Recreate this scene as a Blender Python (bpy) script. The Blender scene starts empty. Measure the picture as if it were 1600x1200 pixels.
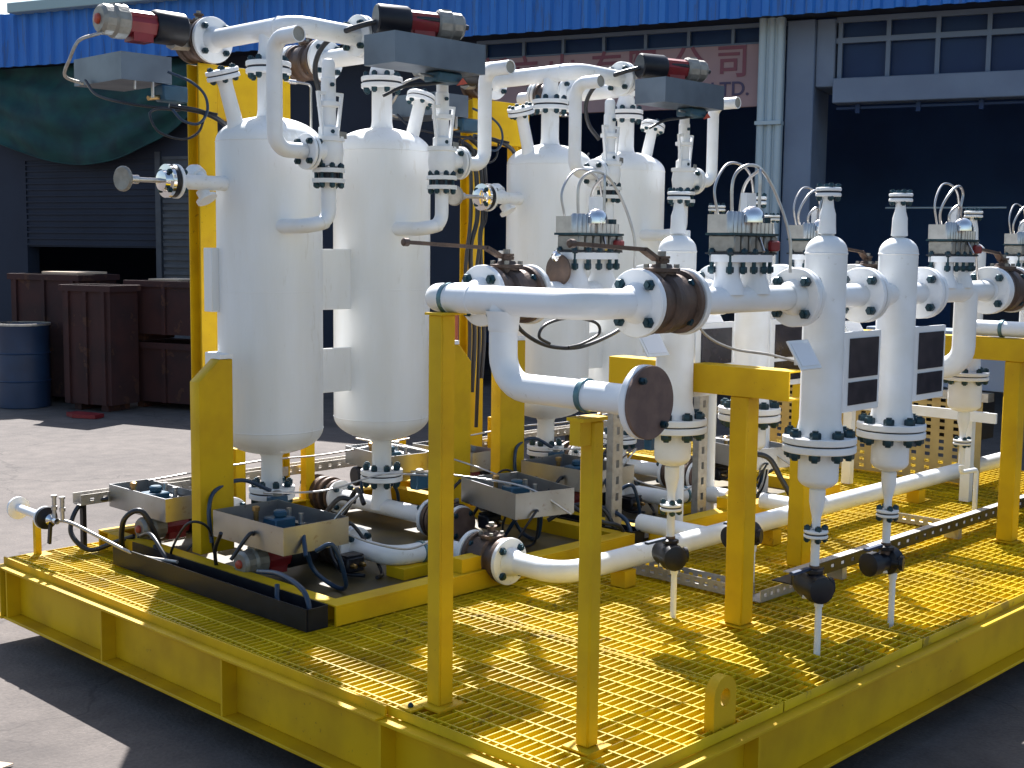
import bpy, bmesh, math, random
from mathutils import Vector, Matrix, Quaternion
random.seed(7)
S = bpy.context.scene
COL = S.collection
PI = math.pi
rad = math.radians
# ------------------------------------------------------------------ camera
cam = bpy.data.cameras.new('camera'); cam.lens = 45.0; cam.sensor_width = 36.0
cam.clip_start = 0.05; cam.clip_end = 2000
co = bpy.data.objects.new('camera', cam); COL.objects.link(co)
yaw, pitch, roll = rad(43.92), rad(6.058), rad(0.6636)
fw = Vector((math.cos(yaw)*math.cos(pitch), math.sin(yaw)*math.cos(pitch), -math.sin(pitch)))
rt = fw.cross(Vector((0, 0, 1))).normalized(); up = rt.cross(fw)
r2 = rt*math.cos(roll) + up*math.sin(roll); u2 = up*math.cos(roll) - rt*math.sin(roll)
m = Matrix((r2, u2, -fw)).transposed().to_4x4(); m.translation = Vector((0, 0, 1.5))
co.matrix_world = m
S.camera = co
# ------------------------------------------------------------------ world, sun, exposure
SUN_AZ, SUN_EL = rad(51), rad(47)
w = bpy.data.worlds.new('World'); S.world = w; w.use_nodes = True
nt = w.node_tree; nt.nodes.clear()
sky = nt.nodes.new('ShaderNodeTexSky'); sky.sky_type = 'NISHITA'; sky.sun_disc = False
sky.sun_elevation = SUN_EL; sky.sun_rotation = PI/2 - SUN_AZ
sky.air_density = 1.2; sky.dust_density = 1.5; sky.ozone_density = 1.2
bg = nt.nodes.new('ShaderNodeBackground'); bg.inputs[1].default_value = 0.068
wo = nt.nodes.new('ShaderNodeOutputWorld')
nt.links.new(sky.outputs[0], bg.inputs[0]); nt.links.new(bg.outputs[0], wo.inputs[0])
sl = bpy.data.lights.new('sun', 'SUN'); sl.energy = 5.0; sl.angle = rad(0.5); sl.color = (1.0, 0.975, 0.95)
so = bpy.data.objects.new('sun', sl); COL.objects.link(so)
sd = Vector((math.cos(SUN_AZ)*math.cos(SUN_EL), math.sin(SUN_AZ)*math.cos(SUN_EL), math.sin(SUN_EL)))
so.rotation_euler = sd.to_track_quat('Z', 'Y').to_euler(); so.location = (20, 20, 25)
S.view_settings.view_transform = 'Standard'; S.view_settings.look = 'None'
S.view_settings.exposure = 1.42; S.view_settings.gamma = 1.0
S.render.engine = 'CYCLES'; S.render.resolution_x = 1024; S.render.resolution_y = 768

# ------------------------------------------------------------------ materials
def mat(name, col, rough=0.5, metal=0.0, var=None, vscale=8.0, vamt=0.5, bump=0.0, bscale=60.0, rvar=0.0, coat=0.0, stretch=(1, 1, 1), detail=4, spec=0.5, lo=0.4, hi=0.65, spots=None, sscale=30, samt=0.7, sthr=0.66):
    m = bpy.data.materials.new(name); m.use_nodes = True
    n = m.node_tree; N = n.nodes; L = n.links
    b = N['Principled BSDF']
    b.inputs['Base Color'].default_value = (*col, 1); b.inputs['Roughness'].default_value = rough
    b.inputs['Metallic'].default_value = metal; b.inputs['Coat Weight'].default_value = coat
    b.inputs['Specular IOR Level'].default_value = spec
    tc = N.new('ShaderNodeTexCoord'); mp = N.new('ShaderNodeMapping'); mp.inputs['Scale'].default_value = stretch
    L.new(tc.outputs['Object'], mp.inputs[0])
    if var or rvar:
        t = N.new('ShaderNodeTexNoise'); t.inputs['Scale'].default_value = vscale; t.inputs['Detail'].default_value = detail
        L.new(mp.outputs[0], t.inputs['Vector'])
        r = N.new('ShaderNodeMapRange'); r.inputs[1].default_value = lo; r.inputs[2].default_value = hi
        L.new(t.outputs['Fac'], r.inputs[0])
        if var:
            mx = N.new('ShaderNodeMix'); mx.data_type = 'RGBA'
            mx.inputs[6].default_value = (*col, 1); mx.inputs[7].default_value = (*var, 1)
            ml = N.new('ShaderNodeMath'); ml.operation = 'MULTIPLY'; ml.inputs[1].default_value = vamt
            L.new(r.outputs[0], ml.inputs[0]); L.new(ml.outputs[0], mx.inputs[0]); L.new(mx.outputs[2], b.inputs['Base Color'])
        if rvar:
            rr = N.new('ShaderNodeMapRange'); rr.inputs[3].default_value = rough; rr.inputs[4].default_value = rough + rvar
            L.new(t.outputs['Fac'], rr.inputs[0]); L.new(rr.outputs[0], b.inputs['Roughness'])
    if spots:          # sparse chips, runs and scuffs in the paint itself
        a = N.new('ShaderNodeTexNoise'); a.inputs['Scale'].default_value = sscale; a.inputs['Detail'].default_value = 8; a.inputs['Roughness'].default_value = 0.65
        c = N.new('ShaderNodeTexNoise'); c.inputs['Scale'].default_value = 2.2; c.inputs['Detail'].default_value = 4
        L.new(mp.outputs[0], a.inputs['Vector']); L.new(mp.outputs[0], c.inputs['Vector'])
        ad = N.new('ShaderNodeMath'); ad.operation = 'MULTIPLY_ADD'; ad.inputs[1].default_value = 0.45
        L.new(c.outputs['Fac'], ad.inputs[0]); L.new(a.outputs['Fac'], ad.inputs[2])
        q = N.new('ShaderNodeMapRange'); q.inputs[1].default_value = sthr+0.225; q.inputs[2].default_value = sthr+0.265; q.inputs[4].default_value = samt
        L.new(ad.outputs[0], q.inputs[0])
        m3 = N.new('ShaderNodeMix'); m3.data_type = 'RGBA'; m3.inputs[7].default_value = (*spots, 1)
        src = b.inputs['Base Color'].links[0].from_socket if b.inputs['Base Color'].links else None
        if src: L.new(src, m3.inputs[6])
        else: m3.inputs[6].default_value = (*col, 1)
        L.new(q.outputs[0], m3.inputs[0]); L.new(m3.outputs[2], b.inputs['Base Color'])
    if bump:
        t2 = N.new('ShaderNodeTexNoise'); t2.inputs['Scale'].default_value = bscale; t2.inputs['Detail'].default_value = 3
        L.new(mp.outputs[0], t2.inputs['Vector'])
        bp = N.new('ShaderNodeBump'); bp.inputs['Strength'].default_value = bump; bp.inputs['Distance'].default_value = 0.004
        L.new(t2.outputs['Fac'], bp.inputs['Height']); L.new(bp.outputs[0], b.inputs['Normal'])
    return m
WHITE = mat('white_paint', (0.79, 0.81, 0.835), 0.34, spots=(0.36, 0.31, 0.24), sscale=40, samt=0.25, sthr=0.67, var=(0.60, 0.58, 0.50), vscale=5, vamt=0.35, bump=0.10, bscale=45, rvar=0.15)
VESSEL = mat('vessel_white_paint', (0.78, 0.80, 0.815), 0.38, spots=(0.50, 0.47, 0.40), sscale=14, samt=0.22, sthr=0.63, var=(0.66, 0.65, 0.60), vscale=3.0, vamt=0.35, bump=0.14, bscale=22, rvar=0.15, stretch=(2.5, 2.5, 0.5))
YELLOW = mat('yellow_paint', (0.66, 0.415, 0.004), 0.45, spec=0.25, spots=(0.10, 0.055, 0.02), sscale=38, samt=0.5, sthr=0.67, var=(0.44, 0.25, 0.008), vscale=4, vamt=0.6, bump=0.15, bscale=30, rvar=0.2)
GRATY = mat('yellow_grating', (0.68, 0.49, 0.006), 0.4, spec=0.4, spots=(0.09, 0.06, 0.03), sscale=12, samt=0.5, sthr=0.62, var=(0.36, 0.24, 0.012), vscale=3, vamt=0.7)
UNDERY = mat('yellow_shade_plate', (0.30, 0.20, 0.004), 0.75, spec=0.2, var=(0.12, 0.07, 0.005), vscale=5, vamt=0.8)  # yellow darkened so the grating gaps look shaded
RUST = mat('rust_brown', (0.085, 0.06, 0.05), 0.36, metal=0.5, var=(0.17, 0.11, 0.08), vscale=14, vamt=0.7, bump=0.4, bscale=90, rvar=0.25)
RUSTF = mat('rusty_plate', (0.12, 0.078, 0.068), 0.62, metal=0.15, var=(0.19, 0.125, 0.10), vscale=16, vamt=0.8, bump=0.3, bscale=70, rvar=0.2)
BOLT = mat('dark_teal_bolt', (0.012, 0.035, 0.05), 0.35, metal=0.5, var=(0.02, 0.07, 0.09), vscale=40, vamt=0.6)
GASK = mat('dark_gasket', (0.015, 0.02, 0.03), 0.6)
BLACK = mat('black_enamel', (0.006, 0.007, 0.012), 0.32, spec=0.35, var=(0.016, 0.016, 0.022), vscale=20, rvar=0.2)
RUBBER = mat('black_hose', (0.012, 0.014, 0.02), 0.38)
BLUEHOSE = mat('blue_black_hose', (0.012, 0.035, 0.075), 0.35)
STEEL = mat('stainless_steel', (0.52, 0.51, 0.50), 0.26, metal=1.0, var=(0.36, 0.34, 0.33), vscale=25, rvar=0.2)
CHROME = mat('chrome', (0.75, 0.74, 0.74), 0.10, metal=1.0)
GALV = mat('galvanised_steel', (0.46, 0.44, 0.41), 0.42, metal=0.7, var=(0.30, 0.27, 0.23), vscale=30, rvar=0.2)
TRAYM = mat('sheet_steel', spots=(0.20, 0.13, 0.08), sscale=25, samt=0.4, sthr=0.65, col=(0.40, 0.41, 0.43), rough=0.30, metal=1.0, var=(0.30, 0.29, 0.28), vscale=5, vamt=0.6, rvar=0.18)
CASTG = mat('cast_grey', (0.30, 0.29, 0.26), 0.5, metal=0.5, var=(0.18, 0.17, 0.15), vscale=30, bump=0.3)
RED = mat('red_enamel', (0.24, 0.014, 0.02), 0.4, var=(0.14, 0.012, 0.015), vscale=12)
REDHUB = mat('orange_red_knob', (0.40, 0.06, 0.03), 0.4)
BLUEB = mat('blue_casting', (0.018, 0.075, 0.13), 0.4, var=(0.012, 0.045, 0.08), vscale=20)
BRASS = mat('brass', (0.42, 0.28, 0.12), 0.3, metal=1.0)
PANE = mat('dark_panel', (0.012, 0.012, 0.02), 0.22, var=(0.05, 0.04, 0.05), vscale=18, vamt=0.5)
STRAP = mat('blue_grey_strap', (0.10, 0.19, 0.22), 0.35, metal=0.6)
PLATE = mat('plate_grey', (0.74, 0.75, 0.78), 0.35)
HTRAY = mat('dull_blue_steel_sheet', (0.16, 0.19, 0.23), 0.34, metal=0.9, var=(0.10, 0.12, 0.15), vscale=4, vamt=0.6, rvar=0.2)
TIMBER = mat('dark_timber', (0.03, 0.024, 0.02), 0.8, var=(0.06, 0.045, 0.03), vscale=12)
BLUESH = mat('blue_painted_sheet', (0.02, 0.17, 0.58), 0.45, stretch=(5, 5, 0.5), spots=(0.05, 0.10, 0.22), sscale=3, samt=0.5, sthr=0.58, var=(0.012, 0.11, 0.44), vscale=1.3, vamt=0.5, rvar=0.2)
ROOFM = mat('blue_roof_sheet', (0.03, 0.16, 0.55), 0.5, var=(0.02, 0.1, 0.36), vscale=1.5)
GUTTER = mat('pale_gutter', (0.30, 0.42, 0.45), 0.5)
CONC = mat('grey_blue_concrete', (0.16, 0.215, 0.32), 0.7, var=(0.12, 0.16, 0.25), vscale=2, vamt=0.6, bump=0.1)
DRAIN = mat('pale_downpipe', (0.36, 0.46, 0.54), 0.45)
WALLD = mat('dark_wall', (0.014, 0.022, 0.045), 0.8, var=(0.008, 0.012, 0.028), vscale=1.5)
HAZEI = mat('haze_blue_interior', (0.03, 0.09, 0.27), 0.85, var=(0.02, 0.05, 0.16), vscale=1)  # blue veil of lens haze over the dark bays, put into the colour
GLASSD = mat('dim_window_glass', (0.010, 0.030, 0.10), 0.35, spec=0.2, var=(0.015, 0.045, 0.13), vscale=2)
FRAMEM = mat('grey_window_frame', (0.13, 0.18, 0.27), 0.6)
LOUV = mat('grey_louvre_sheet', (0.06, 0.07, 0.09), 0.6, var=(0.03, 0.035, 0.05), vscale=4)
NETG = mat('green_netting', (0.006, 0.060, 0.062), 0.8, var=(0.004, 0.028, 0.042), vscale=3.5, vamt=0.8, bump=0.5, bscale=14)
SIGNB = mat('dusty_pink_board', (0.30, 0.21, 0.23), 0.7, var=(0.23, 0.16, 0.19), vscale=2)
SIGNR = mat('faded_red_lettering', (0.17, 0.05, 0.08), 0.6)
SIGNK = mat('faded_navy_lettering', (0.05, 0.04, 0.10), 0.6)
BINR = mat('rusty_red_bin', (0.045, 0.013, 0.012), 0.8, spots=(0.10, 0.04, 0.02), sscale=6, samt=0.5, sthr=0.6, var=(0.02, 0.008, 0.009), vscale=3, vamt=0.8, bump=0.3)
DRUMB = mat('navy_drum_paint', (0.012, 0.035, 0.09), 0.5, var=(0.01, 0.02, 0.05), vscale=4)
CARD = mat('pale_cardboard', (0.65, 0.50, 0.36), 0.8)
ORANGEP = mat('orange_primer_pipe', (0.36, 0.09, 0.05), 0.6)
OILY = mat('oily_pan', (0.05, 0.04, 0.02), 0.35, var=(0.15, 0.10, 0.02), vscale=4, vamt=0.8, rvar=0.3)
OLIVE = mat('ochre_sheet', (0.42, 0.31, 0.12), 0.55, var=(0.30, 0.21, 0.08), vscale=8)

def ground_mat():
    m = bpy.data.materials.new('worn_asphalt'); m.use_nodes = True
    N = m.node_tree.nodes; L = m.node_tree.links; b = N['Principled BSDF']
    b.inputs['Roughness'].default_value = 0.9
    tc = N.new('ShaderNodeTexCoord')
    def noise(sc, det):
        t = N.new('ShaderNodeTexNoise'); t.inputs['Scale'].default_value = sc; t.inputs['Detail'].default_value = det
        L.new(tc.outputs['Object'], t.inputs['Vector']); return t
    big = noise(0.55, 5); fine = noise(55, 6); mid = noise(7, 6)
    vor = N.new('ShaderNodeTexVoronoi'); vor.inputs['Scale'].default_value = 75
    L.new(tc.outputs['Object'], vor.inputs['Vector'])
    cr = N.new('ShaderNodeValToRGB')
    cr.color_ramp.elements[0].position = 0.32; cr.color_ramp.elements[0].color = (0.052, 0.043, 0.041, 1)
    cr.color_ramp.elements[1].position = 0.70; cr.color_ramp.elements[1].color = (0.145, 0.122, 0.108, 1)
    add = N.new('ShaderNodeMix'); add.data_type = 'FLOAT'; add.inputs[0].default_value = 0.5
    L.new(fine.outputs['Fac'], add.inputs[2]); L.new(mid.outputs['Fac'], add.inputs[3])
    add2 = N.new('ShaderNodeMix'); add2.data_type = 'FLOAT'; add2.inputs[0].default_value = 0.35
    L.new(add.outputs[0], add2.inputs[2]); L.new(big.outputs['Fac'], add2.inputs[3])
    L.new(add2.outputs[0], cr.inputs[0])
    mx = N.new('ShaderNodeMix'); mx.data_type = 'RGBA'; mx.inputs[7].default_value = (0.27, 0.24, 0.22, 1)
    mr = N.new('ShaderNodeMapRange'); mr.inputs[1].default_value = 0.16; mr.inputs[2].default_value = 0.05
    L.new(vor.outputs['Distance'], mr.inputs[0])
    gate = N.new('ShaderNodeMapRange'); gate.inputs[1].default_value = 0.52; gate.inputs[2].default_value = 0.62
    L.new(mid.outputs['Fac'], gate.inputs[0])
    mu = N.new('ShaderNodeMath'); mu.operation = 'MULTIPLY'; L.new(mr.outputs[0], mu.inputs[0]); L.new(gate.outputs[0], mu.inputs[1])
    L.new(mu.outputs[0], mx.inputs[0]); L.new(cr.outputs[0], mx.inputs[6]); L.new(mx.outputs[2], b.inputs['Base Color'])
    st = noise(0.9, 7); sm = N.new('ShaderNodeMapRange'); sm.inputs[1].default_value = 0.56; sm.inputs[2].default_value = 0.66; sm.inputs[4].default_value = 0.55
    L.new(st.outputs['Fac'], sm.inputs[0])
    cv = N.new('ShaderNodeTexVoronoi'); cv.feature = 'DISTANCE_TO_EDGE'; cv.inputs['Scale'].default_value = 0.45
    wob = noise(3.0, 5); av = N.new('ShaderNodeVectorMath'); av.operation = 'MULTIPLY_ADD'; av.inputs[1].default_value = (0.35, 0.35, 0.35)
    L.new(wob.outputs['Color'], av.inputs[0]); L.new(tc.outputs['Object'], av.inputs[2]); L.new(av.outputs[0], cv.inputs['Vector'])
    cm = N.new('ShaderNodeMapRange'); cm.inputs[1].default_value = 0.006; cm.inputs[2].default_value = 0.0; cm.inputs[4].default_value = 0.7
    L.new(cv.outputs['Distance'], cm.inputs[0])
    mxx = N.new('ShaderNodeMath'); mxx.operation = 'MAXIMUM'; L.new(sm.outputs[0], mxx.inputs[0]); L.new(cm.outputs[0], mxx.inputs[1])
    dk = N.new('ShaderNodeMix'); dk.data_type = 'RGBA'; dk.inputs[7].default_value = (0.045, 0.037, 0.034, 1)
    L.new(mxx.outputs[0], dk.inputs[0]); L.new(mx.outputs[2], dk.inputs[6]); L.new(dk.outputs[2], b.inputs['Base Color'])
    bp = N.new('ShaderNodeBump'); bp.inputs['Strength'].default_value = 0.7; bp.inputs['Distance'].default_value = 0.01
    L.new(add.outputs[0], bp.inputs['Height']); L.new(bp.outputs[0], b.inputs['Normal'])
    return m
GROUND = ground_mat()

# ------------------------------------------------------------------ mesh helpers
def V(*a): return Vector(a)
def frame_for(axis):
    return Vector(axis).normalized().to_track_quat('Z', 'Y').to_matrix()
class MB:
    def __init__(s): s.v = []; s.f = []
    def add(s, vs, fs):
        o = len(s.v); s.v += [Vector(v) for v in vs]; s.f += [tuple(i+o for i in f) for f in fs]; return s
    def box(s, a, b):
        (x0, y0, z0), (x1, y1, z1) = a, b
        x0, x1 = min(x0, x1), max(x0, x1); y0, y1 = min(y0, y1), max(y0, y1); z0, z1 = min(z0, z1), max(z0, z1)
        return s.add([(x0, y0, z0), (x1, y0, z0), (x1, y1, z0), (x0, y1, z0), (x0, y0, z1), (x1, y0, z1), (x1, y1, z1), (x0, y1, z1)],
                     [(0, 3, 2, 1), (4, 5, 6, 7), (0, 1, 5, 4), (1, 2, 6, 5), (2, 3, 7, 6), (3, 0, 4, 7)])
    def obox(s, c, size, R):     # oriented box, R a 3x3
        hx, hy, hz = [k/2 for k in size]; c = Vector(c)
        vs = [c + R @ Vector((sx*hx, sy*hy, sz*hz)) for sz in (-1, 1) for sx, sy in ((-1, -1), (1, -1), (1, 1), (-1, 1))]
        return s.add(vs, [(0, 3, 2, 1), (4, 5, 6, 7), (0, 1, 5, 4), (1, 2, 6, 5), (2, 3, 7, 6), (3, 0, 4, 7)])
    def prism(s, poly, vec):     # extrude a 3D polygon along vec
        n = len(poly); vec = Vector(vec); vs = [Vector(p) for p in poly]; vs += [p + vec for p in vs]
        fs = [tuple(range(n))[::-1], tuple(range(n, 2*n))] + [(i, (i+1) % n, (i+1) % n+n, i+n) for i in range(n)]
        return s.add(vs, fs)
    def lathe(s, prof, o=(0, 0, 0), axis=(0, 0, 1), seg=32, caps=True):
        R = frame_for(axis); o = Vector(o); vs = []; fs = []
        for (r, h) in prof:
            for k in range(seg):
                a = 2*PI*k/seg; vs.append(o + R @ Vector((r*math.cos(a), r*math.sin(a), h)))
        for i in range(len(prof)-1):
            for k in range(seg):
                k2 = (k+1) % seg; fs.append((i*seg+k, i*seg+k2, (i+1)*seg+k2, (i+1)*seg+k))
        if caps:
            fs.append(tuple(range(seg))[::-1]); fs.append(tuple((len(prof)-1)*seg+k for k in range(seg)))
        return s.add(vs, fs)
    def cyl(s, a, b, r, r_b=None, seg=20):
        a = Vector(a); b = Vector(b); rb = r if r_b is None else r_b
        return s.lathe([(r, 0), (rb, (b-a).length)], a, b-a, seg)
    def tube(s, pts, r, seg=16, caps=True, thick=0.0):
        pts = [Vector(p) for p in pts]; n = len(pts); vs = []; fs = []
        T = []
        for i in range(n):
            t = (pts[min(i+1, n-1)] - pts[max(i-1, 0)])
            T.append(t.normalized())
        ref = Vector((0, 0, 1)) if abs(T[0].z) < 0.9 else Vector((1, 0, 0))
        nrm = (ref - T[0]*ref.dot(T[0])).normalized()
        for i in range(n):
            nrm = (nrm - T[i]*nrm.dot(T[i])).normalized(); bi = T[i].cross(nrm)
            rr = r[i] if isinstance(r, (list, tuple)) else r
            for k in range(seg):
                a = 2*PI*k/seg; vs.append(pts[i] + (nrm*math.cos(a) + bi*math.sin(a))*rr)
        for i in range(n-1):
            for k in range(seg):
                k2 = (k+1) % seg; fs.append((i*seg+k, i*seg+k2, (i+1)*seg+k2, (i+1)*seg+k))
        if caps: fs.append(tuple(range(seg))[::-1]); fs.append(tuple((n-1)*seg+k for k in range(seg)))
        return s.add(vs, fs)
def fillet(pts, R, n=7):
    pts = [Vector(p) for p in pts]; out = [pts[0]]
    for i in range(1, len(pts)-1):
        a, b, c = pts[i-1], pts[i], pts[i+1]
        d1 = (a-b); d2 = (c-b); ang = d1.angle(d2)
        if ang > 3.10: out.append(b); continue
        rr = R[i-1] if isinstance(R, (list, tuple)) else R
        t = min(rr/math.tan(ang/2), d1.length*0.98, d2.length*0.98); rr = t*math.tan(ang/2)
        p1 = b + d1.normalized()*t
        cen = b + (d1.normalized()+d2.normalized()).normalized()*(rr/math.sin(ang/2))
        u = (p1-cen); p2 = b + d2.normalized()*t; v = (p2-cen); tot = u.angle(v)
        ax = u.cross(v).normalized()
        for k in range(n+1): out.append(cen + Quaternion(ax, tot*k/n) @ u)
    out.append(pts[-1]); return out
def smooth_path(pts, n=8):      # Catmull-Rom
    P = [Vector(p) for p in pts]; P = [P[0]*2-P[1]] + P + [P[-1]*2-P[-2]]; out = []
    for i in range(1, len(P)-2):
        for k in range(n):
            t = k/n; a, b, c, d = P[i-1:i+3]
            out.append(0.5*((2*b)+(-a+c)*t+(2*a-5*b+4*c-d)*t*t+(-a+3*b-3*c+d)*t**3))
    out.append(P[-2]); return out
def to_mesh(mb, name, material, off, bevel=0.0, sharp=38):
    me = bpy.data.meshes.new(name)
    me.from_pydata([v-off for v in mb.v], [], mb.f)
    if bevel:
        bm = bmesh.new(); bm.from_mesh(me)
        ed = [e for e in bm.edges if len(e.link_faces) == 2 and e.calc_face_angle(0) > 0.6]
        bmesh.ops.bevel(bm, geom=ed, offset=bevel, segments=1, affect='EDGES', clamp_overlap=True)
        bm.to_mesh(me); bm.free()
    me.materials.append(material)
    for p in me.polygons: p.use_smooth = True
    me.set_sharp_from_angle(angle=rad(sharp))
    return me
RECORD = None
class Thing:
    def __init__(s, name, label, cat, loc, group=None):
        s.o = bpy.data.objects.new(name, None); COL.objects.link(s.o); s.o.empty_display_size = 0.1
        s.loc = Vector(loc); s.o.location = s.loc
        s.o['label'] = label; s.o['category'] = cat
        if group: s.o['group'] = group
        if RECORD is not None: RECORD.append(s)
    def part(s, name, mb, material, parent=None, label=None, bevel=0.0, sharp=38, kind=None):
        o = bpy.data.objects.new(name, to_mesh(mb, name, material, s.loc, bevel, sharp)); COL.objects.link(o)
        o.parent = parent or s.o
        if label: o['label'] = label
        if kind: o['kind'] = kind
        return o
def single(name, mb, material, label, cat, loc, group=None, bevel=0.0, sharp=38, kind=None):
    loc = Vector(loc)
    o = bpy.data.objects.new(name, to_mesh(mb, name, material, loc, bevel, sharp)); COL.objects.link(o); o.location = loc
    if kind: o['kind'] = kind
    else: o['label'] = label; o['category'] = cat
    if group: o['group'] = group
    if RECORD is not None and not kind:
        class _T: pass
        t = _T(); t.o = o; t.loc = loc; RECORD.append(t)
    return o
def copy_tree(o, parent=None, off=None):
    c = o.copy(); COL.objects.link(c)
    if parent: c.parent = parent
    if off is not None: c.location = o.location + off
    for ch in list(KIDS.get(o.name, [])): copy_tree(ch, c)
    return c
KIDS = {}
def index_kids():
    KIDS.clear()
    for o in list(COL.objects):
        if o.parent: KIDS.setdefault(o.parent.name, []).append(o)
# bolts: one mesh per size, one object per bolt
_bm = {}
def bolt_mesh(r, L):
    k = (round(r, 4), round(L, 4))
    if k not in _bm:
        mb = MB(); h = r*1.5
        mb.cyl((0, 0, -L/2), (0, 0, L/2), r*0.55, seg=8)
        mb.lathe([(r*0.85, L/2-h*1.25), (r, L/2-h*1.1), (r, L/2-h*0.35), (r*0.85, L/2-h*0.2)], seg=6)
        mb.lathe([(r*0.85, -L/2+h*0.2), (r, -L/2+h*0.35), (r, -L/2+h*1.1), (r*0.85, -L/2+h*1.25)], seg=6)
        _bm[k] = to_mesh(mb, 'bolt', BOLT, Vector((0, 0, 0)), sharp=30)
    return _bm[k]
def bolts(T, parent, c, ax, rc, n, r, L, ph=None, mesh=None):
    R = frame_for(ax); c = Vector(c); ph = PI/n if ph is None else ph
    q = R.to_quaternion()
    for k in range(n):
        a = ph + 2*PI*k/n
        o = bpy.data.objects.new('bolt', mesh or bolt_mesh(r, L)); COL.objects.link(o)
        o.parent = parent; o.rotation_mode = 'QUATERNION'; o.rotation_quaternion = q
        o.location = c + R @ Vector((rc*math.cos(a), rc*math.sin(a), 0)) - T.loc
def flange(T, c, ax, R=0.105, t=0.022, n=4, gap=0.008, br=0.016, rc=None, mat1=None, mat2=None, single_disc=0, label=None, ph=None, ext=0.034):
    """a bolted pair of discs (or one disc) with gasket and bolts"""
    c = Vector(c); ax = Vector(ax).normalized(); mat1 = mat1 or WHITE; rc = rc or R*0.76
    def disc(h0, h1): return [(R-0.003, h0), (R, h0+0.003), (R, h1-0.003), (R-0.003, h1)]
    mb = MB()
    if single_disc != 1: mb.lathe(disc(-gap/2-t, -gap/2), c, ax, 40)
    if single_disc != -1 and (mat2 is None or single_disc == 1): mb.lathe(disc(gap/2, gap/2+t), c, ax, 40)
    f = T.part('flange', mb, mat1, label=label)
    if mat2 is not None and single_disc == 0:
        T.part('valve_flange', MB().lathe(disc(gap/2, gap/2+t), c, ax, 40), mat2, f)
    if single_disc == 0: T.part('gasket', MB().lathe([(R*0.93, -gap/2-0.001), (R*0.93, gap/2+0.001)], c, ax, 32), GASK, f)
    L = 2*t+gap+2*ext if single_disc == 0 else t+2*ext
    cc = c if single_disc == 0 else c + ax*(single_disc*(gap/2+t/2))
    bolts(T, f, cc, ax, rc, n, br, L, ph)
    return f
PR = 0.0445   # 3 inch pipe
X, Y, Z = V(1, 0, 0), V(0, 1, 0), V(0, 0, 1)

# ------------------------------------------------------------------ setting: ground
g = bpy.data.meshes.new('ground')
g.from_pydata([(-150, -150, -0.4), (150, -150, -0.4), (150, 150, -0.4), (-150, 150, -0.4)], [], [(0, 1, 2, 3)])
g.materials.append(GROUND); go = bpy.data.objects.new('ground', g); COL.objects.link(go); go['kind'] = 'structure'

# ------------------------------------------------------------------ the workshop building behind
G0 = V(7.989, 15.296, -0.4); BR = V(0.3206, -0.9472, 0); BN = V(-0.9472, -0.3206, 0)
GB = V(9.986, 19.12, 0)
def B(u, n, z): return GB + BR*(u*1.25) + BN*(n*1.25) + V(0, 0, -0.4 if z <= -0.39 else -0.375+1.25*z)   # building bays, 1.25 m module
def Y_(u, n, z): return G0 + BR*u + BN*n + V(0, 0, z+0.4)    # yard in front of it, metres
def bbox(mb, u0, u1, n0, n1, z0, z1, B=None):
    B = B or globals()['B']
    vs = [B(u, n, z) for z in (z0, z1) for u, n in ((u0, n0), (u1, n0), (u1, n1), (u0, n1))]
    return mb.add(vs, [(0, 1, 2, 3), (4, 7, 6, 5), (0, 4, 5, 1), (1, 5, 6, 2), (2, 6, 7, 3), (3, 7, 4, 0)])
bt = Thing('workshop_building', 'long workshop with deep blue corrugated fascia, grey columns and dark open bays behind the skid', 'building', B(6, 0, -0.4))
U0, U1 = -2.9, 26.0
mb = MB(); pts = []; u = U0; k = 0
while u < U1:                # trapezoidal corrugation, about 0.2 m pitch
    pts += [(u, 0.50), (u+0.09, 0.50), (u+0.115, 0.535), (u+0.175, 0.535)]; u += 0.20
vs = []; 
for (uu, nn) in pts: vs.append(B(uu, nn, 3.66)); vs.append(B(uu, nn, 4.30))
for (uu, nn) in pts: vs.append(B(uu, nn-0.02, 3.66)); vs.append(B(uu, nn-0.02, 4.30))
n = len(pts); fs = []
for i in range(n-1):
    fs.append((2*i, 2*i+2, 2*i+3, 2*i+1)); j = 2*n; fs.append((j+2*i, j+2*i+1, j+2*i+3, j+2*i+2))
    fs.append((2*i, j+2*i, j+2*i+2, 2*i+2))
mb.add(vs, fs); fa = bt.part('fascia', mb, BLUESH, sharp=20)
bt.part('gutter', bbox(MB(), -0.50, U1, 0.42, 0.66, 4.28, 4.40), GUTTER, bevel=0.01)
mb = MB()                     # corrugated roof slope
P = []; u = -0.40
while u < U1: P += [(u, 0.0), (u+0.12, 0.0), (u+0.15, 0.03), (u+0.20, 0.03)]; u += 0.23
vs = []
for (uu, dz) in P: vs.append(B(uu, 0.45, 4.40+dz)); vs.append(B(uu, -5.0, 6.1+dz))
mb.add(vs, [(2*i, 2*i+2, 2*i+3, 2*i+1) for i in range(len(P)-1)]); bt.part('roof', mb, ROOFM, sharp=20)
bt.part('soffit', bbox(MB(), U0, U1, 0.0, 0.48, 3.70, 3.76), WALLD)
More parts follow.
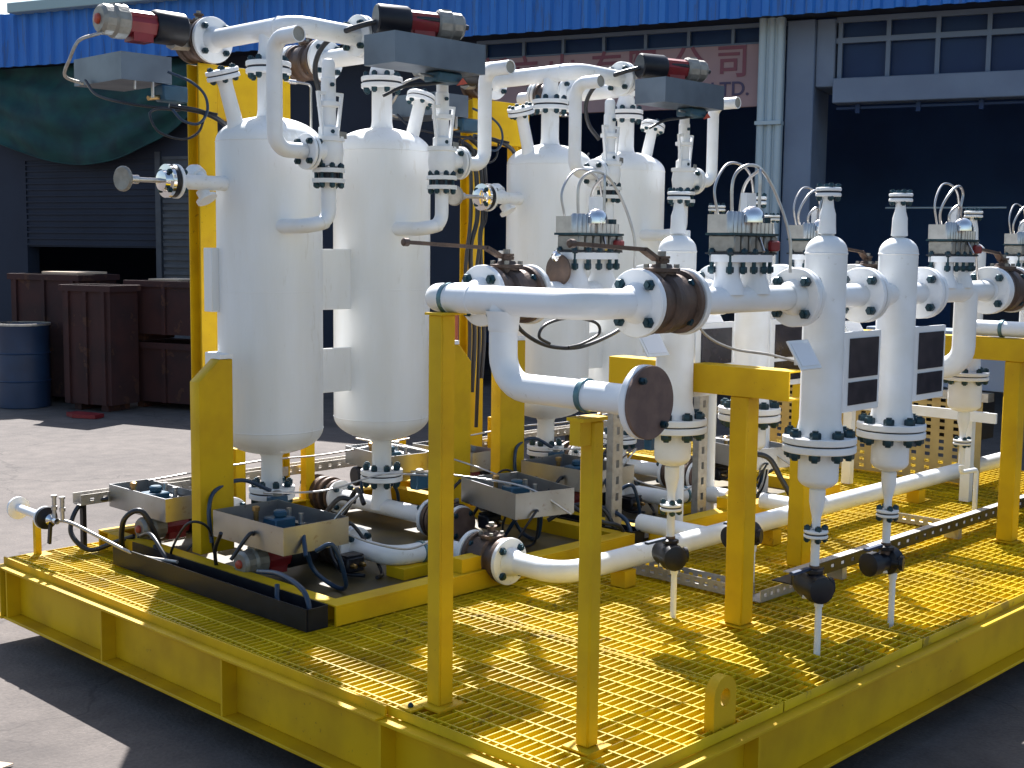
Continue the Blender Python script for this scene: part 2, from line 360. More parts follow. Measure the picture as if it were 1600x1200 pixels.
# back wall, side returns and floor of the bays
bt.part('back_wall', bbox(MB(), -3.0, U1, -6.2, -6.0, -0.4, 6.0), HAZEI)
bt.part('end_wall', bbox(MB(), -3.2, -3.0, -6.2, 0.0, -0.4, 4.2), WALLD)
bt.part('ceiling', bbox(MB(), -3.0, U1, -6.0, -0.1, 4.18, 4.24), HAZEI)
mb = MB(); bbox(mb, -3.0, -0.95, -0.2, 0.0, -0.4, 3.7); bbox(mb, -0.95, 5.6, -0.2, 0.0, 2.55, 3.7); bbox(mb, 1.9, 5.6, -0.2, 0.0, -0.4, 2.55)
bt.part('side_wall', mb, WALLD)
mb = MB(); bbox(mb, -0.95, 1.2, -0.15, -0.02, 1.45, 2.55)
for i in range(14): bbox(mb, -0.95, 1.2, -0.03, 0.0, 1.47+i*0.078, 1.49+i*0.078)
bt.part('louvre_panel', mb, WALLD)
mb = MB(); bbox(mb, 1.28, 1.9, -0.15, -0.02, -0.4, 2.62)
for i in range(34): bbox(mb, 1.30, 1.88, -0.035, 0.005, -0.35+i*0.087, -0.31+i*0.087)
bbox(mb, 1.2, 1.28, -0.15, 0.02, -0.4, 2.62)
bt.part('shutter', mb, LOUV)
# columns, with downpipes
for cu, nm in ((8.98, 1), (14.3, 0), (19.5, 0)):
    mb = bbox(MB(), cu-0.03, cu+0.24, -0.60, 0.10, -0.4, 3.68); bbox(mb, cu+0.2405, cu+0.42, -0.6, 0.06, 3.05, 3.68)
    c = bt.part('column', mb, CONC, bevel=0.012)
    mb = MB()
    for a, b in ((-0.28, -0.205), (-0.185, -0.125), (-0.105, -0.035)): mb.lathe([(abs(b-a)*0.64, 0), (abs(b-a)*0.64, 5.1)], B(cu+(a+b)/2, 0.17, -0.4), Z, 16)
    bbox(mb, cu-0.275, cu-0.04, 0.10, 0.17, -0.4, 3.70); bbox(mb, cu-0.285, cu-0.033, 0.10, 0.235, 2.70, 2.735); bt.part('downpipe', mb, DRAIN, c)
# beam over the right-hand bays and glazed strip above it
for a, b in ((9.40, 14.3), (14.72, 19.5)):
    bt.part('lintel_beam', bbox(MB(), a, b, -0.12, 0.12, 2.89, 3.12), CONC, bevel=0.01)
    f = MB(); 
    uu = a+0.04
    while uu < b: bbox(f, uu-0.02, uu+0.02, -0.02, 0.03, 3.12, 3.69); uu += 0.44
    bbox(f, a, b, -0.022, 0.032, 3.45, 3.50); bbox(f, a, b, -0.022, 0.032, 3.64, 3.69)
    fr = bt.part('window_strip', f, FRAMEM); bt.part('pane', bbox(MB(), a, b, -0.06, -0.045, 3.12, 3.69), GLASSD, fr)
f = MB(); uu = 5.7
while uu < 8.8: bbox(f, uu-0.015, uu+0.015, -0.02, 0.02, 3.5, 3.69); uu += 0.45
bbox(f, 5.6, 8.98, -0.022, 0.022, 3.48, 3.51); bbox(f, 5.6, 8.98, -0.022, 0.022, 3.65, 3.69)
fr = bt.part('window_strip', f, FRAMEM); bt.part('pane', bbox(MB(), 5.6, 8.98, -0.06, -0.04, 3.48, 3.69), GLASSD, fr)
mb = MB()
for i in range(9): bbox(mb, 9.6+i*0.55, 9.64+i*0.55, -0.03, 0.02, 2.80, 2.888)
bbox(mb, 9.42, 14.3, -0.02, 0.0, 2.84, 2.862); bt.part('door_track', mb, GLASSD)
# things dimly seen inside the bays
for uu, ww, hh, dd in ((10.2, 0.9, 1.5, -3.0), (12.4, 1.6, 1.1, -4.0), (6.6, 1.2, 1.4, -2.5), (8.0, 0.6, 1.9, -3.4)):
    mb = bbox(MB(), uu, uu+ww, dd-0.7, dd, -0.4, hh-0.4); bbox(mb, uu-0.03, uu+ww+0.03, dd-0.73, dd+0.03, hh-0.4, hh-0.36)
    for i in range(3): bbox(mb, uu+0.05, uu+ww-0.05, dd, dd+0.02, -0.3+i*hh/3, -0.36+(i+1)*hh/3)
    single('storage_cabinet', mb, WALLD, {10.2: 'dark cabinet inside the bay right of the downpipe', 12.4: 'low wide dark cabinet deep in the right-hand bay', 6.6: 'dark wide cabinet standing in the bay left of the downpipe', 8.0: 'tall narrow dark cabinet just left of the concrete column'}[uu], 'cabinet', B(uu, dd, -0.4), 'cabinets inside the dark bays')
single('light_batten', MB().cyl(B(9.75, -1.0, 1.95), B(10.9, -1.0, 1.95), 0.012, seg=8), DRAIN, 'thin pale horizontal rod inside the dark right-hand bay', 'rod', B(9.75, -1.0, 1.95))
# sign board with its writing
sg = Thing('sign_board', 'long dusty pink company sign board with faded red characters under the blue fascia', 'sign', B(7.0, 0.1, 2.9))
sg.part('board', bbox(MB(), 5.62, 8.72, 0.02, 0.08, 2.89, 3.485), SIGNB, bevel=0.004)
fnt = None
try: fnt = bpy.data.fonts.load(bpy.utils.system_resource('DATAFILES', path='fonts') + '/Noto Sans CJK Regular.woff2')
except Exception: fnt = None
def text_part(T, body, cu, cz, size, material, nm='lettering'):
    cv = bpy.data.curves.new('lettering', 'FONT'); cv.body = body; cv.size = size; cv.extrude = 0.004; cv.offset = size*0.012
    cv.align_x = 'CENTER'; cv.align_y = 'CENTER'
    to = bpy.data.objects.new('tmp', cv); COL.objects.link(to)
    dg = bpy.context.evaluated_depsgraph_get(); me = bpy.data.meshes.new_from_object(to.evaluated_get(dg))
    bpy.data.objects.remove(to)
    R = Matrix((BR, Z, BN)).transposed().to_4x4(); R.translation = B(cu, 0.085, cz) - T.loc
    me.transform(R @ Matrix.Scale(1.25, 4)); me.materials.clear(); me.materials.append(material)
    o = bpy.data.objects.new(nm, me); COL.objects.link(o); o.parent = T.o
    return o
for ch, uu in (('新', 5.85), ('立', 6.20), ('山', 6.62), ('有', 7.11), ('限', 7.50), ('公', 7.97), ('司', 8.42)):
    text_part(sg, ch, uu, 3.31, 0.34, SIGNR)
text_part(sg, 'PTE', 7.72, 3.05, 0.19, SIGNK); text_part(sg, 'LTD.', 8.40, 3.06, 0.19, SIGNK)
# green netting sagging under the canopy
mb = MB(); NU, NZ = 44, 16; vs = []
for i in range(NU+1):
    s = i/NU; uu = -1.6+3.75*s
    bot = 2.50 + 0.55*abs(2*s-0.95)**2.2 + 0.03*math.sin(9*s)
    for j in range(NZ+1):
        t = j/NZ; z = 3.68*(1-t)+bot*t
        nn = 0.25+0.10*math.sin(t*PI)+0.035*math.sin(14*s+5*t)+0.02*math.sin(31*s-9*t)+0.03*math.sin(22*t+abs(2*s-1)*5)
        vs.append(B(uu, nn, z))
fs = [(i*(NZ+1)+j, (i+1)*(NZ+1)+j, (i+1)*(NZ+1)+j+1, i*(NZ+1)+j+1) for i in range(NU) for j in range(NZ)]
mb.add(vs, fs)
nt_ = Thing('shade_netting', 'dark green shade netting sagging below the blue fascia at left', 'netting', B(0.3, 0.25, 3.0))
nt_.part('net', mb, NETG, sharp=80)
nt_.part('hem_rope', MB().tube([vs[i*(NZ+1)+NZ] for i in range(NU+1)], 0.012, 6), NETG)
# bins and drum in front of the building
def bin_(u0, u1, n0, n1, z0, z1, label):
    T = Thing('scrap_bin', label, 'bin', Y_((u0+u1)/2, (n0+n1)/2, z0), 'rusty scrap bins')
    mb = bbox(MB(), u0, u1, n0, n0+0.02, z0+0.08, z1, Y_); bbox(mb, u0, u1, n1-0.02, n1, z0+0.08, z1, Y_)
    bbox(mb, u0, u0+0.02, n0+0.022, n1-0.022, z0+0.08, z1, Y_); bbox(mb, u1-0.02, u1, n0+0.022, n1-0.022, z0+0.08, z1, Y_)
    bbox(mb, u0+0.022, u1-0.022, n0+0.022, n1-0.022, z0+0.08, z0+0.10, Y_)
    T.part('body', mb, BINR)
    r = bbox(MB(), u0-0.03, u1+0.03, n1+0.001, n1+0.03, z1-0.06, z1+0.01, Y_); bbox(r, u0-0.03, u0-0.001, n0, n1, z1-0.06, z1+0.01, Y_)
    bbox(r, u0-0.03, u1+0.03, n0-0.03, n0-0.001, z1-0.06, z1+0.01, Y_); bbox(r, u1+0.001, u1+0.03, n0, n1, z1-0.06, z1+0.01, Y_)
    T.part('rim', r, BINR)
    k = u0+0.06
    while k < u1: T.part('rib', bbox(MB(), k, k+0.05, n1+0.001, n1+0.03, z0+0.08, z1-0.062, Y_), BINR); k += (u1-u0-0.17)/2
    for a in (u0+0.1, u1-0.2): T.part('foot', bbox(MB(), a, a+0.1, n0+0.05, n1-0.05, z0, z0+0.079, Y_), BINR)
bin_(-0.12, 0.95, 0.45, 1.08, -0.4, 1.12, 'tall rust red bin behind the blue drum with pale board on top')
bin_(1.06, 1.76, 1.00, 1.45, -0.4, 1.02, 'dark rust red bin standing in front, right of the drum')
bin_(1.50, 2.62, 0.25, 0.90, -0.4, 0.36, 'lower dark rusty bin of the stack by the yellow column')
bin_(1.51, 2.61, 0.26, 0.89, 0.385, 1.07, 'upper dark rusty bin stacked on another by the yellow column')
dr = Thing('steel_drum', 'dark navy steel drum standing at the left edge before the bins', 'drum', Y_(0.46, 1.48, -0.4))
prof = [(0.29, 0.0), (0.30, 0.01), (0.30, 0.30), (0.31, 0.31), (0.30, 0.32), (0.30, 0.62), (0.31, 0.63), (0.30, 0.64), (0.30, 0.93), (0.31, 0.95), (0.30, 0.96), (0.285, 0.945), (0.0, 0.945)]
dr.part('shell', MB().lathe(prof, Y_(0.46, 1.48, -0.4), Z, 32, caps=False), DRUMB)
dr.part('rim', MB().lathe([(0.305, 0.962), (0.315, 0.95), (0.315, 0.975), (0.30, 0.975)], Y_(0.46, 1.48, -0.4), Z, 32, caps=False), GALV)
single('board_sheet', bbox(MB(), 0.30, 0.85, 0.5, 1.0, 1.135, 1.16, Y_), CARD, 'pale sunlit board lying on the tall rust red bin', 'board', Y_(0.5, 0.8, 1.135))
single('board_sheet', bbox(MB(), 1.75, 2.2, 0.35, 0.8, 1.085, 1.10, Y_), CARD, 'small pale board lying on the upper stacked bin', 'board', Y_(1.9, 0.5, 1.085))
single('litter_scrap', MB().prism([Y_(1.55, 1.75, -0.395), Y_(1.95, 1.78, -0.395), Y_(1.98, 1.95, -0.395), Y_(1.7, 2.0, -0.395), Y_(1.52, 1.9, -0.395)], (0, 0, 0.04)), RED, 'red scrap lying on the ground before the stacked bins', 'litter', Y_(1.7, 1.8, -0.4))

for k, (lx, ly, lab) in enumerate(((2.02, 4.20, 'dry curled leaf on the ground nearest the lower left corner'), (1.93, 4.42, 'small dry leaf on the ground left of another leaf'), (3.10, 8.60, 'pale paper scrap on the sunlit yard beyond the skid'))):
    pts_ = [(lx-0.05, ly-0.01, -0.396), (lx, ly-0.03, -0.385), (lx+0.06, ly, -0.394), (lx+0.01, ly+0.03, -0.38)]
    single('dry_leaf' if k < 2 else 'paper_scrap', MB().prism(pts_, (0, 0, 0.003)), CARD, lab, 'litter', (lx, ly, -0.4))
# ------------------------------------------------------------------ skid base
SX0, SX1, SY0, SY1 = 2.65, 8.8, 2.20, 5.90
sk = Thing('skid_base', 'big yellow steel skid base decked with open bar grating', 'skid', (5.7, 4.1, -0.32))
def channel_x(y, sgn, z0=-0.284, z1=-0.035):   # beam along X, flanges pointing sgn*Y
    mb = MB(); mb.box((SX0-0.05, y, z0+0.014), (SX1+0.05, y-sgn*0.012, z1-0.014))
    mb.box((SX0-0.05, y-sgn*0.012, z1-0.014), (SX1+0.05, y+sgn*0.06, z1)); mb.box((SX0-0.05, y-sgn*0.012, z0), (SX1+0.05, y+sgn*0.06, z0+0.014)); return mb
def channel_y(x, sgn, z0=-0.284, z1=-0.035):
    mb = MB(); a, b = SY0-0.003, SY1+0.003
    mb.box((x, a, z0+0.014), (x-sgn*0.012, b, z1-0.014)); mb.box((x-sgn*0.012, a, z1-0.014), (x+sgn*0.07, b, z1)); mb.box((x-sgn*0.012, a, z0), (x+sgn*0.07, b, z0+0.014)); return mb
sk.part('edge_beam', channel_y(SX0+0.03, -1), YELLOW, bevel=0.003)
sk.part('edge_beam', channel_y(SX1-0.03, 1), YELLOW, bevel=0.003)
sk.part('edge_beam', channel_x(SY0+0.025, -1), YELLOW, bevel=0.003)
sk.part('edge_beam', channel_x(SY1-0.025, 1), YELLOW, bevel=0.003)
for yy in (5.83, 4.93, 4.02, 3.10): sk.part('stiffener', MB().box((SX0-0.035, yy-0.006, -0.2705), (SX0+0.0295, yy+0.006, -0.05)), YELLOW)
for xx in (3.42, 6.9): sk.part('stiffener', MB().box((xx-0.006, SY0-0.03, -0.2705), (xx+0.006, SY0+0.0245, -0.05)), YELLOW)
for yy in (2.9, 3.7, 4.5, 5.3): sk.part('cross_beam', MB().box((SX0+0.05, yy-0.04, -0.265), (SX1-0.05, yy+0.04, -0.056)), YELLOW)
for xx in (3.6, 5.1, 6.6, 8.0): sk.part('cross_beam', MB().box((xx-0.04, SY0+0.05, -0.26), (xx+0.04, SY1-0.05, -0.058)), YELLOW)
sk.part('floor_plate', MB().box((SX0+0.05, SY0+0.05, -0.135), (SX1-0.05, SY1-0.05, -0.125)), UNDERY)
# grating: edge bands, bearing bars along X (30 mm pitch), cross rods along Y (about 100 mm)
mb = MB()
panels_x = [SX0+0.005, 3.62, 4.62, 5.62, 6.62, 7.62, SX1-0.005]
yb = SY0+0.035
for i in range(len(panels_x)-1):
    a, b = panels_x[i]+0.004, panels_x[i+1]-0.004
    mb = MB(); y = yb
    while y < SY1-0.02: mb.box((a+0.0045, y-0.0022, -0.028), (b-0.0045, y+0.0022, -0.0005)); y += 0.0355
    sk.part('bearing_bars', mb, GRATY, kind='stuff', sharp=30)
    mb = MB(); x = a+0.03
    while x < b: mb.box((x-0.003, SY0+0.012, -0.010), (x+0.003, SY1-0.012, 0.0012)); x += 0.0985
    for q in (a, b-0.004): mb.box((q, SY0+0.01, -0.031), (q+0.004, SY1-0.01, 0.002))
    for q in (SY0+0.008, SY1-0.012): mb.box((a, q, -0.031), (b, q+0.004, 0.0025))
    sk.part('cross_rods', mb, GRATY, kind='stuff', sharp=30)
# kerb angle on the left edge, from the front corner of the photograph back
sk.part('edge_angle', MB().box((SX0-0.012, SY0+0.9, -0.034), (SX0-0.004, SY1, 0.006)).box((SX0-0.055, SY0+0.9, -0.034), (SX0-0.0125, SY1, -0.028)), YELLOW)
# timbers under the skid
for i, (xx, yy) in enumerate(((2.95, 5.55), (2.95, 3.0), (5.6, 5.5), (5.6, 3.0), (8.2, 5.5), (8.2, 3.0))):
    single('timber_block', MB().box((xx-0.15, yy-0.45, -0.4), (xx+0.15, yy+0.25, -0.285)), TIMBER,
           ['dark timber block under the far left skid corner', 'dark timber block under the front left skid corner', 'dark timber block under the middle of the far skid side', 'dark timber block under the middle of the near skid side', 'dark timber block under the far right skid corner', 'dark timber block under the near right skid corner'][i], 'timber', (xx, yy, -0.4), 'timber blocks under the skid', bevel=0.008)
# lifting lug
lg = Thing('lifting_lug', 'thick yellow lifting lug with a slotted eye on the near skid edge', 'lug', (3.30, 2.245, 0))
mb = MB(); W, H, r = 0.060, 0.165, 0.060; n = 16; cx, cz = 3.30, H-r
out = [(cx-W, -0.03), (cx+W, -0.03)] + [(cx+r*math.cos(PI*k/n), cz+r*math.sin(PI*k/n)) for k in range(n+1)]
hole = [(cx+0.018*math.cos(2*PI*k/(n+2)), cz-0.010+0.026*math.sin(2*PI*k/(n+2))) for k in range(n+2)]
# bridge outline with hole (radial ordering about the hole centre)
def ring_from(out, hole, y0, y1):
    cxh = sum(p[0] for p in hole)/len(hole); czh = sum(p[1] for p in hole)/len(hole)
    N = 48; O = []; Hh = []
    for k in range(N):
        a = 2*PI*k/N; d = (math.cos(a), math.sin(a)); best = None
        for i in range(len(out)):
            p, q = out[i], out[(i+1) % len(out)]; ex, ez = q[0]-p[0], q[1]-p[1]; den = d[0]*ez-d[1]*ex
            if abs(den) < 1e-12: continue
            t = ((p[0]-cxh)*ez-(p[1]-czh)*ex)/den; s = ((p[0]-cxh)*d[1]-(p[1]-czh)*d[0])/den
            if t > 0 and -1e-6 <= s <= 1+1e-6: best = t if best is None else min(best, t)
        O.append((cxh+d[0]*best, czh+d[1]*best)); Hh.append((cxh+0.027*d[0], czh+0.030*d[1]))
    vs = [(p[0], y, p[1]) for y in (y0, y1) for L_ in (O, Hh) for p in L_]; fs = []
    for k in range(N):
        k2 = (k+1) % N
        fs += [(k, k2, N+k2, N+k), (2*N+k, 3*N+k, 3*N+k2, 2*N+k2), (k, 2*N+k, 2*N+k2, k2), (N+k, N+k2, 3*N+k2, 3*N+k)]
    return vs, fs
mb.add(*ring_from(out, hole, 2.225, 2.262)); lg.part('plate', mb, YELLOW, sharp=30)

# ------------------------------------------------------------------ yellow supports
def hpost(T, name, x, y, z0, z1, w=0.1, d=0.1, web='x', t=0.008):
    mb = MB()
    if web == 'x':     # flanges normal to X
        mb.box((x-w/2, y-d/2, z0), (x-w/2+t, y+d/2, z1)); mb.box((x+w/2-t, y-d/2, z0), (x+w/2, y+d/2, z1)); mb.box((x-w/2+t, y-t/2, z0), (x+w/2-t, y+t/2, z1))
    else:
        mb.box((x-w/2, y-d/2, z0), (x+w/2, y-d/2+t, z1)); mb.box((x-w/2, y+d/2-t, z0), (x+w/2, y+d/2, z1)); mb.box((x-t/2, y-d/2+t, z0), (x+t/2, y+d/2-t, z1))
    return T.part(name, mb, YELLOW, bevel=0.0015)
T = Thing('pipe_post', 'tall yellow channel post under the far end of the white H-shaped header', 'post', (2.78, 2.99, 0), 'yellow pipe posts')
T.part('post', MB().box((2.750, 2.962, 0.012), (2.757, 3.020, 1.285)).box((2.757, 2.962, 0.012), (2.812, 2.968, 1.285)).box((2.757, 3.014, 0.012), (2.812, 3.020, 1.285)).box((2.757, 2.988, 0.012), (2.800, 2.994, 1.285)), YELLOW, bevel=0.0015)
T.part('cap_plate', MB().box((2.742, 2.95, 1.286), (2.85, 3.03, 1.294)), YELLOW)
T.part('base_plate', MB().box((2.72, 2.93, 0.003), (2.84, 3.05, 0.0115)), YELLOW, bevel=0.001)
bp_ = T.part('foot_lug', MB().box((2.664, 3.00, 0.003), (2.718, 3.06, 0.010)), YELLOW)
bolts(T, bp_, (2.688, 3.03, 0.008), Z, 0.0, 1, 0.010, 0.03)
T = Thing('pipe_post', 'yellow post nearest the camera, under the blanked lower white pipe', 'post', (2.86, 2.42, 0), 'yellow pipe posts')
T.part('post', MB().box((2.828, 2.392, 0.010), (2.880, 2.444, 1.0)), YELLOW, bevel=0.006)
T.part('cap_plate', MB().box((2.775, 2.385, 1.001), (2.885, 2.450, 1.012)), YELLOW); T.part('cap_stub', MB().box((2.778, 2.40, 0.93), (2.8275, 2.440, 1.0005)), YELLOW)
T.part('base_plate', MB().box((2.80, 2.365, 0.003), (2.91, 2.47, 0.0095)), YELLOW)
def tee_support(x, y0, y1, yp, zt, label, w=0.1):
    T = Thing('pipe_support', label, 'support', (x, yp, 0), 'yellow pipe supports')
    T.part('beam', MB().box((x-w/2, y0, zt-0.115), (x-w/2+0.007, y1, zt)).box((x-w/2+0.007, y0, zt-0.007), (x+w/2, y1, zt)).box((x-w/2+0.007, y0, zt-0.115), (x+w/2, y1, zt-0.108)), YELLOW, bevel=0.0015)
    T.part('post', MB().box((x-0.042, yp-0.042, 0.008), (x+0.042, yp+0.042, zt-0.1155)), YELLOW, bevel=0.005)
    T.part('base_plate', MB().box((x-0.055, yp-0.055, 0.002), (x+0.055, yp+0.055, 0.0075)), YELLOW)
    return T
tee_support(4.27, 2.60, 3.49, 2.83, 1.045, 'yellow cross beam on one post, left of the first tall white drum')
tee_support(5.28, 2.63, 3.52, 3.17, 1.045, 'yellow cross beam on a post standing behind the first tall white drum')
tee_support(6.56, 2.55, 3.60, 2.70, 1.065, 'yellow cross beam on a thick post at the right edge')

# ------------------------------------------------------------------ front pipe rows
def pipe_path(pts, R=0.114): return fillet(pts, R)
def clamp(T, c, ax, r=PR, mat_=None):
    T.part('u_clamp', MB().lathe([(r+0.0005, -0.010), (r+0.006, -0.008), (r+0.006, 0.008), (r+0.0005, 0.010)], c, ax, 24, caps=False), mat_ or STRAP)
ROWA, ROWB, ZH = 2.43, 3.10, 1.338
# H-shaped header
T = Thing('pipe_header', 'white H-shaped pipe header with tee legs and a rusty blank flange, on two yellow posts', 'pipe', (2.82, 2.76, 1.08))
x = 2.82
T.part('upper_pipe', MB().tube(pipe_path([(3.005, ROWB, ZH), (x, ROWB, ZH), (x, ROWA, ZH), (3.02, ROWA, ZH)], 0.085), PR+0.001, 28), WHITE)
T.part('lower_pipe', MB().tube(pipe_path([(x, 2.755, ZH), (x, 2.755, 1.076), (x, 2.20, 1.076)], 0.10), PR, 28), WHITE)
mb = MB().lathe([(PR-0.0005, -0.095), (PR+0.003, -0.088), (PR+0.003, -0.078), (PR+0.006, -0.05), (PR+0.012, -0.030)], (x, 2.755, ZH), Z, 24, caps=False); T.part('tee_collar', mb, WHITE)
for yy in (2.99, 2.965): 
    mb = MB().lathe([(PR-0.0005, -0.006), (PR+0.0035, 0), (PR-0.0005, 0.006)], (x, yy-0.08 if yy < 2.97 else yy, ZH), Y, 24, caps=False); T.part('weld_bead', mb, WHITE)
clamp(T, (x, 3.00, ZH), Y); clamp(T, (x, 2.415, 1.076), Y)
mb = MB().lathe([(PR, -0.05), (PR+0.002, -0.045), (PR+0.016, -0.010), (PR+0.016, 0.0)], (x, 2.212, 1.076), -Y, 28, caps=False); T.part('weld_neck', mb, WHITE)
f = T.part('flange', MB().lathe([(0.102, 0), (0.105, 0.003), (0.105, 0.02), (0.102, 0.023)], (x, 2.212, 1.076), -Y, 48), WHITE)
b = T.part('blank_plate', MB().lathe([(0.103, 0.0245), (0.104, 0.026), (0.104, 0.034), (0.102, 0.036)], (x, 2.212, 1.076), -Y, 48), RUSTF, label='rusty blank plate on the end flange')
bolts(T, b, (x, 2.186, 1.076), Y, 0.082, 2, 0.011, 0.06, ph=rad(52))
def ball_valve(x, y, z, ax, label, lever=None, T=None, Lb=0.16, name='ball_valve', group='rusty ball valves', stem=True):
    """rust brown valve body between two white flanges, pipe axis ax"""
    ax = Vector(ax).normalized(); c = Vector((x, y, z))
    if T is None: T = Thing(name, label, 'valve', (x, y, z), group)
    h = Lb/2
    prof = [(0.095, -h), (0.100, -h+0.004), (0.100, -h+0.022), (0.088, -h+0.026), (0.084, -h*0.3), (0.097, -h*0.22), (0.097, h*0.22), (0.084, h*0.3), (0.088, h-0.026), (0.100, h-0.022), (0.100, h-0.004), (0.095, h)]
    T.part('valve_body', MB().lathe(prof, c, ax, 36), RUST)
    if stem:
        T.part('bonnet', MB().lathe([(0.045, 0.07), (0.045, 0.094), (0.058, 0.095), (0.058, 0.106), (0.035, 0.107), (0.030, 0.118), (0.018, 0.119), (0.018, 0.134), (0.026, 0.135), (0.026, 0.143)], c, Z, 20), RUST)
        bb = T.part('stem_nut', MB().lathe([(0.013, 0.140), (0.013, 0.158)], c, Z, 6), CASTG)
        for a in range(4):
            q = c + V(0.047*math.cos(a*PI/2+0.78), 0.047*math.sin(a*PI/2+0.78), 0.1065); T.part('cap_screw', MB().lathe([(0.009, 0), (0.009, 0.012)], q, Z, 6), CASTG)
    if lever:
        d = Vector(lever); pts = [c+V(0, 0, 0.128)-d*0.04, c+V(0, 0, 0.133)+d*0.07, c+V(0, 0, 0.160)+d*0.22, c+V(0, 0, 0.165)+d]
        mb = MB(); 
        for i in range(3):
            p, q = pts[i], pts[i+1]; R = frame_for(q-p)
            mid = (p+q)/2; zz = (q-p).normalized(); yy = Z.cross(zz).normalized(); xx = yy.cross(zz)
            mb.obox(mid, (0.012 if i < 2 else 0.012, 0.030 if i < 2 else 0.022, (q-p).length+0.006), Matrix((xx, yy, zz)).transposed())
        mb.lathe([(0.008, 0), (0.013, 0.004), (0.013, 0.022), (0.008, 0.026)], pts[3]-d.normalized()*0.01, d, 12)
        T.part('lever', mb, RUST)
    return T
def neck_joint(T, c, ax, gap_side, **k):
    pass
def flanged_valve(x, y, z, ax, label, lever=None, Lb=0.16, group='rusty ball valves'):
    T = ball_valve(x, y, z, ax, label, lever, Lb=Lb, group=group); ax = Vector(ax).normalized(); c = Vector((x, y, z)); h = Lb/2
    for s in (-1, 1):
        q = c + ax*s*(h+0.016)
        f = T.part('flange', MB().lathe([(0.102, -0.011), (0.105, -0.008), (0.105, 0.008), (0.102, 0.011)], q, ax, 40), WHITE)
        T.part('gasket', MB().lathe([(0.093, -0.003), (0.093, 0.003)], c+ax*s*(h+0.002), ax, 32), GASK, f)
        bolts(T, f, c+ax*s*(h+0.004), ax, 0.080, 4, 0.0175, 0.088)
        hub = T.part('weld_neck', MB().lathe([(PR+0.020, 0.010), (PR+0.016, 0.020), (PR+0.001, 0.055)], q, ax*s, 28, caps=False), WHITE, f)
    return T
